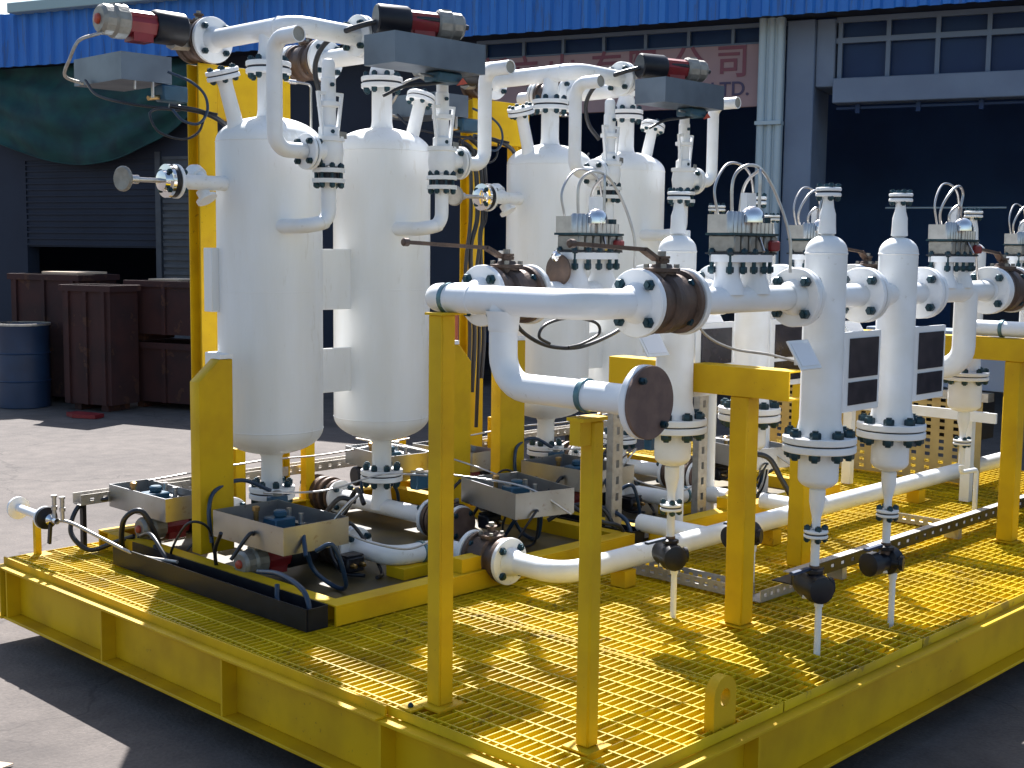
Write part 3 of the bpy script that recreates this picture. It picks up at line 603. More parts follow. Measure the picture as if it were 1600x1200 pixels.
def row(y, w):
    """one row of manual valve, changeover valve, two drums, second changeover valve; w = words"""
    z = ZH
    flanged_valve(3.185, y, z, X, f'rusty long-levered ball valve at the left end of the {w} pipe row', lever=(-0.42 if w == 'near' else -0.46, 0, 0.012), Lb=0.20)
    # pipe left of the drums, with the two necks
    for xc, xa, xb, side in ((3.62, 3.33, 3.955, 'left'), (5.19, 4.93, 5.55, 'right')):
        T = Thing('filter_pipe', f'white pipe with two upright necks, {side} of the drums in the {w} row', 'pipe', (xc, y, z), 'flanged pipes with upright necks')
        T.part('pipe', MB().tube([(xa, y, z), (xb, y, z)], PR, 28), WHITE)
        for s in (-1, 1):
            T.part('neck', MB().lathe([(0.058, 0.0), (0.050, 0.035), (0.042, 0.055), (0.040, 0.12)], (xc+s*0.078, y, z+0.018), Z, 20), WHITE)
        mb = MB()     # stadium-shaped flange plate
        pts = []; 
        for k in range(17): a = -PI/2+PI*k/16; pts.append((xc+0.075+0.062*math.cos(a), y+0.062*math.sin(a), z+0.125))
        for k in range(17): a = PI/2+PI*k/16; pts.append((xc-0.075+0.062*math.cos(a), y+0.062*math.sin(a), z+0.125))
        mb.prism(pts, (0, 0, 0.024)); pl = T.part('top_flange', mb, WHITE, sharp=30)
        for bx in (-0.118, -0.062, 0.0, 0.062, 0.118):
            for by in (-1, 1):
                if abs(bx) > 0.1: yy = y+by*0.036
                else: yy = y+by*0.050
                o = bpy.data.objects.new('bolt', bolt_mesh(0.013, 0.085)); COL.objects.link(o); o.parent = pl; o.location = V(xc+bx, yy, z+0.128)-T.loc
        if side == 'left':
            f = T.part('flange', MB().lathe([(0.102, 0), (0.105, 0.003), (0.105, 0.02), (0.102, 0.022)], (3.948, y, z), X, 40), WHITE)
            T.part('weld_neck', MB().lathe([(PR+0.001, -0.045), (PR+0.018, -0.01), (PR+0.02, 0.002)], (3.948, y, z), X, 28, caps=False), WHITE, f)
            if w == 'far': T.part('end_disc', MB().lathe([(0.055, 0), (0.058, 0.003), (0.058, 0.010), (0.05, 0.013)], (xc-0.16, y, z+0.085), -X, 28), RUST)
            if w == 'far': e = T.part('handle_bar', MB().lathe([(0.012, 0), (0.019, 0.008), (0.019, 0.02), (0.010, 0.028)], (xc-0.165, y, z+0.135), -X, 14), CHROME)
            if w == 'far': T.part('grip', MB().cyl((xc-0.155, y+0.02, z+0.150), (xc-0.215, y-0.02, z+0.132), 0.007, seg=10), CHROME, e)
        else:
            f = T.part('flange', MB().lathe([(0.102, 0), (0.105, 0.003), (0.105, 0.02), (0.102, 0.022)], (4.932, y, z), X, 40), WHITE)
            f2 = T.part('flange', MB().lathe([(0.102, 0), (0.105, 0.003), (0.105, 0.02), (0.102, 0.022)], (5.545, y, z), X, 40), WHITE)
            T.part('gasket', MB().lathe([(0.093, -0.003), (0.093, 0.003)], (5.570, y, z), X, 32), GASK, f2)
            bolts(T, f2, (5.570, y, z), X, 0.080, 4, 0.0175, 0.098)
            T.part('drop_leg', MB().tube(pipe_path([(5.34, y, z), (5.34, y, 1.0), (5.34, y+0.22, 1.0)], 0.10), PR+0.004, 28), WHITE)
        # steel changeover valve on top: an object of its own
        C = Thing('changeover_valve', f'stainless changeover valve with thin tubes, {side} of the drums in the {w} row', 'valve', (xc, y, z+0.15), 'steel changeover valves')
        zb = z+0.150
        C.part('gasket_plate', MB().box((xc-0.130, y-0.055, zb), (xc+0.130, y+0.055, zb+0.006)), GASK)
        mb = MB()
        for k in range(6):
            xx = xc-0.118+k*0.0445; mb.box((xx, y-0.052, zb+0.006), (xx+0.034, y+0.052, zb+0.062))
        C.part('lower_block', mb, CASTG, bevel=0.004)
        C.part('mid_plate', MB().box((xc-0.128, y-0.058, zb+0.062), (xc+0.132, y+0.058, zb+0.070)), BOLT)
        mb = MB()
        for k in range(5): mb.lathe([(0.014, 0), (0.014, 0.062), (0.008, 0.070)], (xc-0.115+k*0.024, y-0.028, zb+0.070), Z, 10)
        mb.box((xc-0.128, y-0.026, zb+0.070), (xc-0.008, y+0.05, zb+0.130)); C.part('left_block', mb, STEEL)
        mb = MB()
        for k in range(5): mb.lathe([(0.013, 0), (0.013, 0.035)], (xc+0.020+k*0.024, y-0.030, zb+0.070), Z, 10)
        mb.box((xc+0.008, y-0.028, zb+0.070), (xc+0.128, y+0.05, zb+0.105)); C.part('right_block', mb, STEEL)
        C.part('dome', MB().lathe([(0.040, 0), (0.040, 0.02), (0.036, 0.034), (0.026, 0.046), (0.012, 0.053), (0.002, 0.055)], (xc-0.012, y-0.045, zb+0.105), Z, 24), CHROME)
        d = C.part('nut_pair', MB().lathe([(0.016, 0), (0.016, 0.018)], (xc+0.05, y-0.02, zb+0.105), Z, 6).lathe([(0.018, 0), (0.018, 0.018)], (xc+0.105, y-0.02, zb+0.105), Z, 6), BOLT)
        C.part('standoff', MB().box((xc+0.030, y+0.005, zb+0.105), (xc+0.085, y+0.030, zb+0.205)), WHITE)
        C.part('red_cap', MB().lathe([(0.018, 0), (0.022, 0.004), (0.022, 0.03), (0.012, 0.036)], (xc+0.098, y-0.060, zb+0.012), Z, 14), RED)
        C.part('side_pin', MB().cyl((xc-0.02, y-0.10, zb+0.010), (xc+0.02, y-0.055, zb+0.055), 0.005, seg=8), STEEL)
        C.part('loop_tube', MB().tube(smooth_path([(xc-0.06, y, zb+0.10), (xc-0.062, y, zb+0.24), (xc-0.02, y-0.02, zb+0.29), (xc+0.06, y-0.03, zb+0.28), (xc+0.13, y-0.05, zb+0.19), (xc+0.165, y-0.08, zb+0.06), (xc+0.168, y-0.085, zb-0.06)] if side == 'left' else
                 [(xc-0.10, y, zb+0.09), (xc-0.13, y, zb+0.18), (xc-0.09, y-0.02, zb+0.26), (xc-0.01, y-0.02, zb+0.29), (xc+0.03, y-0.02, zb+0.26), (xc+0.015, y-0.02, zb+0.20), (xc+0.05, y-0.01, zb+0.14), (xc+0.10, y, zb+0.10)]), 0.0055, 8), STEEL)
        C.part('loop_tube', MB().tube(smooth_path([(xc+0.035, y-0.04, zb+0.10), (xc+0.036, y-0.04, zb+0.26), (xc+0.05, y-0.02, zb+0.275), (xc+0.06, y+0.04, zb+0.22), (xc+0.06, y+0.06, zb+0.06)] if side == 'left' else
                 [(xc-0.03, y, zb+0.10), (xc-0.045, y, zb+0.17), (xc-0.01, y-0.02, zb+0.21), (xc+0.02, y-0.01, zb+0.17), (xc+0.02, y, zb+0.10)]), 0.0055, 8), STEEL)
        C.part('loop_tube', MB().tube(smooth_path([(xc-0.115, y+0.02, zb+0.13), (xc-0.12, y+0.03, zb+0.22), (xc-0.03, y+0.04, zb+0.30), (xc+0.08, y+0.03, zb+0.27), (xc+0.12, y+0.03, zb+0.12)]), 0.0045, 8), STEEL)
    # drums
    for xd, nm in ((4.165, 'first'), (4.715, 'second')):
        D = Thing('filter_drum', f'{nm} tall white capped drum from the left in the {w} row', 'drum', (xd, y, 0.45), 'tall white flanged drums')
        r = 0.076
        prof = [(r+0.014, 0.822), (r+0.012, 0.83), (r, 0.885), (r, 1.50)]
        for k in range(1, 8): a = k/7*PI/2*0.86; prof.append((r*math.cos(a), 1.50+0.062*math.sin(a)))
        prof += [(0.032, 1.566), (0.030, 1.60), (0.029, 1.635), (0.022, 1.66), (0.017, 1.70)]
        D.part('shell', MB().lathe(prof, (xd, y, 0), Z, 40), WHITE)
        D.part('weld_ring', MB().lathe([(r-0.0005, -0.005), (r+0.0025, 0), (r-0.0005, 0.005)], (xd, y, 1.495), Z, 40, caps=False), WHITE)
        flange(D, (xd, y, 1.715), Z, R=0.046, t=0.013, n=4, gap=0.007, br=0.011, rc=0.034, ext=0.016)
        flange(D, (xd, y, 0.796), Z, R=0.135, t=0.026, n=8, gap=0.006, br=0.021, rc=0.108, ext=0.030)
        prof = [(0.072, 0.762), (0.074, 0.72), (0.074, 0.665)]
        for k in range(1, 7): a = k/6*PI/2*0.8; prof.append((0.074*math.cos(a), 0.665-0.040*math.sin(a)))
        prof += [(0.030, 0.622), (0.029, 0.575), (0.022, 0.54), (0.016, 0.515), (0.016, 0.475)]
        D.part('sump', MB().lathe(prof, (xd, y, 0), Z, 32), WHITE)
        flange(D, (xd, y, 0.456), Z, R=0.045, t=0.012, n=4, gap=0.006, br=0.012, rc=0.033, ext=0.018)
        D.part('drain_tube', MB().tube([(xd, y, 0.435), (xd, y, 0.30)], 0.0165, 14), WHITE)
        # side nozzles with flanges on the pipe row
        for s in (-1, 1):
            a = xd+s*r*0.8; b = (3.972 if s < 0 else xd+0.255) if nm == 'first' else (xd-0.27 if s < 0 else 4.930)
            D.part('nozzle', MB().tube([(a, y, z), (b, y, z)], PR, 24), WHITE)
            if nm == 'second' and s < 0: continue
            cc = 3.972 if (nm == 'first' and s < 0) else (xd+0.275 if nm == 'first' else 4.925)
            f = D.part('flange', MB().lathe([(0.102, -0.011), (0.105, -0.008), (0.105, 0.008), (0.102, 0.011)], (cc+(0.012 if s < 0 else -0.012), y, z), X, 40), WHITE)
            bolts(D, f, (cc, y, z), X, 0.080, 4, 0.0175, 0.108)
        if nm == 'second':
            f = D.part('flange', MB().lathe([(0.102, -0.011), (0.105, -0.008), (0.105, 0.008), (0.102, 0.011)], (4.458, y, z), X, 40), WHITE)
            D.part('gasket', MB().lathe([(0.093, -0.003), (0.093, 0.003)], (4.443, y, z), X, 32), GASK, f)
        # drain valve below each drum, then the small bent drain pipe
        dv = Thing('drain_valve', f'small black drain valve under the {nm} drum in the {w} row', 'valve', (xd, y, 0.26), 'black drain valves')
        off = (-0.012, 0.0) if nm == 'first' else (-0.06, 0.02)
        vx, vy = xd+off[0]*0.5, y
        dv.part('collar', MB().lathe([(0.020, 0), (0.020, 0.06)], (xd, y, 0.275), Z, 12), RUST)
        if nm == 'first': dv.part('body', MB().lathe([(0.030, -0.075), (0.050, -0.068), (0.056, -0.03), (0.050, 0.0), (0.056, 0.03), (0.050, 0.068), (0.030, 0.075)], (xd-0.005, y, 0.255), V(0.5, 0.85, 0), 20), BLACK)
        else: dv.part('body', MB().lathe([(0.036, -0.11), (0.048, -0.105), (0.048, -0.06), (0.036, -0.05), (0.036, 0.0), (0.054, 0.01), (0.056, 0.05), (0.038, 0.06)], (xd, y, 0.255), V(1, -0.2, 0), 20), BLACK)
        dv.part('end_cap', MB().lathe([(0.030, 0), (0.034, 0.004), (0.034, 0.016), (0.020, 0.020)], (xd-0.005, y-0.005, 0.305), Z, 8), BLACK)
        dv.part('side_boss', MB().lathe([(0.024, 0), (0.024, 0.055), (0.032, 0.058), (0.032, 0.072)], (xd, y, 0.255), V(0.8, -0.6, 0) if nm == 'first' else V(0.3, -0.95, 0), 10), BLACK)
        dv.part('handle', MB().obox((xd-0.085, y+0.01, 0.325), (0.12, 0.018, 0.010), Matrix.Identity(3)), DRUMB)
        dp = Thing('drain_pipe', f'thin white bent drain pipe under the {nm} drum in the {w} row', 'pipe', (xd, y-0.01, 0), 'thin white drain pipes')
        ex = 0.005 if nm == 'first' else 0.03
        dp.part('pipe', MB().tube(pipe_path([(xd-0.03, y+0.03, 0.22), (xd+ex, y-0.02, 0.215), (xd+ex, y-0.02, -0.10)], 0.022), 0.0125, 12), WHITE)
        dp.part('elbow', MB().lathe([(0.016, -0.02), (0.018, 0), (0.016, 0.02)], (xd+ex, y-0.02, 0.20), Z, 12), WHITE)
        # display panel beside the drum
        p = Thing('framed_board', f'white framed board with dark panes beside the {nm} drum in the {w} row', 'panel', (xd+0.21, y-0.03, 0.9), 'white framed dark panels')
        x0, x1, zz0, zz1 = xd+0.078, xd+0.352, 0.905, 1.205
        p.part('frame', MB().box((x0, y-0.045, zz0), (x1, y-0.030, zz1)), WHITE, bevel=0.002)
        p.part('pane', MB().box((x0+0.036, y-0.050, zz0+0.128), (x1-0.024, y-0.0455, zz1-0.024)), PANE)
        p.part('pane', MB().box((x0+0.036, y-0.050, zz0+0.026), (x1-0.024, y-0.0455, zz0+0.112)), PANE)
        p.part('bracket', MB().box((x0-0.012, y-0.029, 0.93), (x0+0.03, y+0.01, 0.99)), WHITE); p.part('bracket', MB().box((x0-0.012, y-0.029, 1.12), (x0+0.03, y+0.01, 1.18)), WHITE)
        # name plate on a stand-off, left of the first drum
        if nm == 'first' or True:
            q = Thing('name_plate', f'slanted white name plate on a bracket left of the {nm} drum in the {w} row', 'plate', (xd-0.2, y-0.05, 1.13), 'slanted name plates')
            R = Matrix.Rotation(rad(-33), 3, 'X')
            cc = V(xd-0.235, y-0.065, 1.14) if nm == 'first' else V(xd-0.13, y+0.10, 1.18)
            q.part('plate', MB().obox(cc, (0.135, 0.006, 0.115), R), WHITE)
            q.part('face', MB().obox(cc+R@V(0, -0.0045, 0), (0.112, 0.002, 0.09), R), PLATE)
            q.part('bracket', MB().obox(cc+V(0.06, 0.05, -0.02), (0.20, 0.012, 0.03), Matrix.Rotation(rad(22), 3, 'Z')), WHITE)
    # valve beyond the right changeover
    flanged_valve(5.70, y, z, X, f'rusty ball valve with a short lever at the right end of the {w} pipe row', lever=(-0.30, 0, 0.02), Lb=0.20)
row(ROWA, 'near'); row(ROWB, 'far')
# outlet header between the rows at the right
T = Thing('outlet_header', 'white low header joining the drop legs of both rows, behind the second drum panel', 'pipe', (5.34, 2.9, 1.0))
T.part('pipe', MB().tube(pipe_path([(5.34, ROWA+0.20, 1.0), (5.34, 3.75, 1.0)], 0.1), PR+0.004, 24), WHITE)
flange(T, (5.34, 3.76, 1.0), Y)
T = Thing('cross_pipe', 'white flanged cross pipe lying on the yellow beam at the right edge', 'pipe', (6.56, 3.0, 1.07))
T.part('pipe', MB().tube([(6.56, 3.02, 1.113), (6.56, 2.30, 1.113)], 0.040, 20), WHITE); clamp(T, (6.56, 2.78, 1.113), Y, 0.040)
flange(T, (6.56, 3.03, 1.113), Y, R=0.07, t=0.012, n=4, gap=0.005, br=0.012, rc=0.055, ext=0.015) if False else None
# more of the same line off to the right: end drum, changeover, pipe
D = Thing('filter_drum', 'farther white capped drum standing alone behind the second pipe leg at right', 'drum', (6.90, 3.12, 0.45), 'tall white flanged drums')
xd, y, r = 6.90, 3.12, 0.076
prof = [(r, 0.84), (r, 1.50)]
for k in range(1, 8): a = k/7*PI/2*0.86; prof.append((r*math.cos(a), 1.50+0.062*math.sin(a)))
prof += [(0.032, 1.566), (0.029, 1.635), (0.017, 1.70)]
D.part('shell', MB().lathe(prof, (xd, y, 0), Z, 32), WHITE)
flange(D, (xd, y, 1.715), Z, R=0.05, t=0.014, n=4, gap=0.007, br=0.011, rc=0.036, ext=0.016)
flange(D, (xd, y, 0.82), Z, R=0.125, t=0.02, n=8, gap=0.006, br=0.0165, rc=0.104, ext=0.024)
prof = [(0.085, 0.795), (0.090, 0.76), (0.090, 0.655)]
for k in range(1, 7): a = k/6*PI/2*0.8; prof.append((0.090*math.cos(a), 0.655-0.040*math.sin(a)))
prof += [(0.034, 0.605), (0.032, 0.56), (0.018, 0.50), (0.016, 0.46)]
D.part('sump', MB().lathe(prof, (xd, y, 0), Z, 32), WHITE)
flange(D, (xd, y, 0.445), Z, R=0.05, t=0.012, n=4, gap=0.006, br=0.012, rc=0.036, ext=0.016)
D.part('drain_tube', MB().tube([(xd, y, 0.43), (xd, y, 0.32)], 0.0165, 12), WHITE)
dp = Thing('drain_pipe', 'thin white bent drain pipe dropping beside the lone farther drum', 'pipe', (7.05, 3.10, 0), 'thin white drain pipes')
dp.part('pipe', MB().tube(pipe_path([(6.90, 3.12, 0.31), (6.90, 3.12, 0.27), (7.06, 3.10, 0.27), (7.06, 3.10, -0.1)], 0.022), 0.0135, 12), WHITE)

# ------------------------------------------------------------------ long low pipe, and feeding manifold valve
zl = 0.125
T = Thing('long_pipe', 'long white pipe running low across the grating from an elbow beside the rusty valve', 'pipe', (5.6, 3.5, 0.12))
T.part('pipe', MB().tube(pipe_path([(3.985, 3.83, zl), (3.985, 3.53, zl), (8.5, 3.53, zl)], 0.115), PR+0.004, 28), WHITE)
T.part('weld_neck', MB().lathe([(PR+0.02, 0.0), (PR+0.016, 0.012), (PR+0.004, 0.05)], (3.985, 3.83, zl), -Y, 28, caps=False), WHITE)
T.part('branch_pipe', MB().tube(pipe_path([(5.05, 3.53, zl), (5.05, 3.95, zl)], 0.1), PR, 24), WHITE)
T.part('branch_pipe', MB().tube(pipe_path([(6.0, 3.53, zl), (6.0, 3.84, zl)], 0.1), PR, 24), WHITE)
for xx in (4.4, 5.6, 7.2): T.part('pipe_shoe', MB().box((xx-0.04, 3.49, 0.002), (xx+0.04, 3.57, zl-PR-0.003)), YELLOW)
flanged_valve(3.985, 3.955, zl, Y, 'rusty ball valve with brass-coloured stem, low behind the tall yellow post', lever=None, Lb=0.19)

# ------------------------------------------------------------------ vessel module, built once then copied
def actuator(T_label, o, d, L=0.46, r=0.062, group='red and black valve actuators', mount=None, sc=1.0, tilt=0.0):
    """black spring can, red housing, grey gear cap with knob; o = centre of the black end"""
    d = Vector(d).normalized(); o = Vector(o)
    T = Thing('valve_actuator', T_label, 'actuator', o, group)
    T.part('spring_can', MB().lathe([(r*1.02, 0), (r*1.12, 0.008), (r*1.12, L*0.33), (r*1.0, L*0.36)], o, d, 32), BLACK)
    yy = Z.cross(d).normalized(); xx = yy.cross(d); R = Matrix((xx, yy, d)).transposed()
    mb = MB().lathe([(r*0.92, L*0.36), (r*0.90, L*0.66)], o, d, 8)
    for s in (-1, 1): mb.obox(o+d*L*0.51+yy*s*r*0.70+Z*r*0.45, (0.012, 0.012, L*0.3), R)
    mb.obox(o+d*L*0.51-Z*r*0.75, (r*0.9, r*1.3, L*0.22), R)
    T.part('red_housing', mb, RED, sharp=25)
    T.part('gear_cap', MB().lathe([(r*0.98, L*0.66), (r*1.14, L*0.68), (r*1.14, L*0.80), (r*1.0, L*0.83), (r*1.0, L*0.92), (r*0.80, L*0.955)], o, d, 14).obox(o+d*L*0.76+Z*r*0.9, (0.03, 0.05, L*0.10), R), CASTG, sharp=25)
    T.part('knob', MB().lathe([(r*0.34, L*0.95), (r*0.36, L*0.965), (r*0.30, L*0.985), (r*0.12, L*0.995)], o, d, 16), REDHUB)
    if mount is not None:
        mpt = Vector(mount)
        T.part('mounting_bracket', MB().tube([o+d*L*0.15-Z*r, mpt], 0.030, 6), GALV)
    return T
def open_tray(label, x0, x1, y0, y1, z0, z1, group='sheet steel trays', rotz=0.0, contents=True, sheet=None):
    T = Thing('sheet_tray', label, 'tray', ((x0+x1)/2, (y0+y1)/2, z0), group); t = 0.004
    mb = MB().box((x0, y0, z0), (x1, y1, z0+t)).box((x0, y0, z0+t), (x0+t, y1, z1)).box((x1-t, y0, z0+t), (x1, y1, z1)).box((x0+t, y0, z0+t), (x1-t, y0+t, z1)).box((x0+t, y1-t, z0+t), (x1-t, y1, z1))
    T.part('pan', mb, sheet or TRAYM)
    if contents:
        cx, cy = (x0+x1)/2, (y0+y1)/2
        T.part('switch_box', MB().box((cx-0.06, cy-0.05, z0+t+0.001), (cx+0.05, cy+0.05, z1-0.015)).lathe([(0.03, 0), (0.03, 0.03)], (cx, cy, z1-0.015), Z, 16), BLUEB, bevel=0.006)
        T.part('fitting', MB().lathe([(0.012, 0), (0.012, 0.05), (0.018, 0.052), (0.018, 0.07), (0.008, 0.075)], (cx-0.08, cy+0.07, z1-0.04), Z, 8), BRASS)
        T.part('manifold_block', MB().box((cx+0.055, cy-0.08, z0+0.03), (cx+0.09, cy+0.08, z0+0.075)).cyl((cx+0.07, cy-0.06, z0+0.075), (cx+0.07, cy-0.06, z0+0.12), 0.012).cyl((cx+0.07, cy+0.03, z0+0.075), (cx+0.07, cy+0.03, z0+0.13), 0.012), STEEL)
    if rotz: T.o.rotation_euler.z = rotz
    return T
def hose(label, pts, r=0.009, material=None, group='hoses and cables', n=8):
    T = single('hose', MB().tube(smooth_path(pts, n), r, 8), material or RUBBER, label, 'hose', pts[0], group, sharp=60)
    return T
def psv(x, y, sgn, side):
    T = Thing('relief_valve', f'tall white relief valve standing before the {side} vessel', 'valve', (x, y, 1.82), 'white relief valves')
    z = 1.93
    mb = MB().lathe([(0.056, -0.065), (0.064, -0.05), (0.070, 0.0), (0.064, 0.045), (0.074, 0.047), (0.074, 0.068), (0.056, 0.070)], (x, y, z), Z, 24)
    mb.lathe([(0.052, 0), (0.052, 0.10)], (x, y, z), V(sgn, 0, 0), 24); T.part('body', mb, WHITE)
    T.part('name_label', MB().obox((x+0.035, y-0.062, z+0.075), (0.06, 0.004, 0.03), Matrix.Rotation(rad(20), 3, 'Z')), CASTG)
    mb = MB().lathe([(0.046, 0.07), (0.046, 0.11), (0.034, 0.12), (0.034, 0.20), (0.052, 0.205), (0.052, 0.225), (0.034, 0.228), (0.034, 0.33), (0.030, 0.335), (0.030, 0.40), (0.024, 0.415), (0.010, 0.42)], (x, y, z), Z, 20)
    T.part('bonnet', mb, WHITE)
    lv = MB()
    for s in (-1, 1): lv.obox((x+sgn*s*0.055+0.0, y-0.01, z+0.17), (0.012, 0.016, 0.20), Matrix.Rotation(rad(8*s*sgn), 3, 'Y'))
    lv.obox((x, y-0.01, z+0.262), (0.13, 0.016, 0.014), Matrix.Identity(3)); T.part('lever_frame', lv, WHITE)
    for zz in (0.09, 0.30): T.part('screw', MB().lathe([(0.010, 0), (0.010, 0.012)], (x-0.01, y-0.036, z+zz), -Y, 6), BOLT)
    # inlet flanges with long studs, small gap between
    mb = MB().lathe([(0.076, -0.095), (0.076, -0.075)], (x, y, z), Z, 28); f = T.part('inlet_flange', mb, WHITE)
    T.part('lower_flange', MB().lathe([(0.076, -0.142), (0.076, -0.122)], (x, y, z), Z, 28), WHITE)
    T.part('spacer', MB().lathe([(0.048, -0.1215), (0.048, -0.0955)], (x, y, z), Z, 20), GASK, f)
    bolts(T, f, (x, y, z-0.108), Z, 0.060, 8, 0.014, 0.115)
    # outlet flange pair
    flange(T, (x+sgn*0.115, y, z-0.005), V(sgn, 0, 0), R=0.082, t=0.016, n=4, gap=0.005, br=0.015, rc=0.062, ext=0.024)
    P_ = Thing('vent_pipe', f'white swan-neck vent pipe rising from the relief valve of the {side} vessel', 'pipe', (x+sgn*0.30, y, 1.93), 'white vent pipes')
    xo = x+sgn*0.298
    P_.part('pipe', MB().tube(pipe_path([(x+sgn*0.138, y, z-0.005), (xo, y, z-0.005), (xo, y, 2.405), (xo, y-0.175, 2.405)], 0.072), 0.0355, 24), WHITE)
    P_.part('mouth', MB().lathe([(0.031, 0.0), (0.031, 0.002)], (xo, y-0.1755, 2.405), -Y, 24), CASTG)
    P_.part('rim', MB().lathe([(0.0355, 0.0), (0.0355, 0.006), (0.031, 0.006), (0.031, 0.0)], (xo, y-0.175, 2.405), -Y, 24, caps=False), WHITE)
    I = Thing('inlet_pipe', f'white curved pipe from the {side} vessel front up to its relief valve', 'pipe', (x, y, 1.6), 'curved relief inlet pipes')
    I.part('pipe', MB().tube(pipe_path([(x-0.10, 5.02, 1.59), (x-0.10, 4.82, 1.59), (x-0.06, y, 1.60), (x, y, 1.62), (x, y, 1.789)], 0.07), 0.034, 20), WHITE)
def vessel(x, y, sgn, side, sidew):
    T = Thing('pressure_vessel', f'{side} white pressure vessel, a tall cylinder with domed ends', 'vessel', (x, y, 0.27), 'tall white pressure vessels')
    r = 0.254; zb, zt = 0.605, 1.99
    prof = [(0.052, 0.30), (0.052, 0.46)]
    prof += [(r*math.sin(a), zb-0.13*math.cos(a)) for a in [0.24+k*(PI/2-0.24)/12 for k in range(13)]]
    prof += [(r, zb), (r, 0.95), (r, 1.3), (r, 1.65), (r, zt)]
    prof += [(r*math.cos(a), zt+0.125*math.sin(a)) for a in [k*(PI/2-0.24)/12 for k in range(1, 13)]]
    prof += [(0.056, 2.125), (0.053, 2.15), (0.053, 2.32)]
    T.part('shell', MB().lathe(prof, (x, y, 0), Z, 72), VESSEL, sharp=45)
    for zz in (zb, zt): T.part('weld_seam', MB().lathe([(r-0.001, -0.004), (r+0.0022, 0), (r-0.001, 0.004)], (x, y, zz), Z, 72, caps=False), VESSEL)
    T.part('girth_weld', MB().lathe([(r-0.001, -0.003), (r+0.0012, 0), (r-0.001, 0.003)], (x, y, 1.28), Z, 72, caps=False), VESSEL)
    # lugs to the frame
    for s in (-1, 1):
        for z0, z1 in ((1.18, 1.485), (0.76, 0.985)):
            T.part('lug', MB().box((x+s*(r-0.06), y+0.075, z0), (x+s*(r+(0.028 if s < 0 else 0.04)), y+0.145, z1)) if not (s < 0 and sgn > 0) else MB().box((x+s*(r-0.02), y-0.05, z0), (x+s*(r+0.205), y-0.035, z1)), VESSEL, bevel=0.003)
    flange(T, (x, y, 0.284), Z, R=0.113, t=0.026, n=8, gap=0.008, br=0.018, rc=0.088, ext=0.034)
    flange(T, (x, y, 2.345), Z, R=0.108, t=0.024, n=8, gap=0.010, br=0.016, rc=0.085, ext=0.026)
    # slanted nozzle with a blind cover
    a = V(x+sgn*0.19, y-0.01, 2.05); b = V(x+sgn*0.262, y-0.01, 2.285); d = (b-a).normalized()
    nz = T.part('slanted_nozzle', MB().lathe([(0.045, 0), (0.036, 0.04), (0.034, 0.20), (0.040, 0.235)], a, d, 20), WHITE)
    flange(T, b+d*0.004, d, R=0.078, t=0.02, n=6, gap=0.006, br=0.013, rc=0.060, ext=0.016)
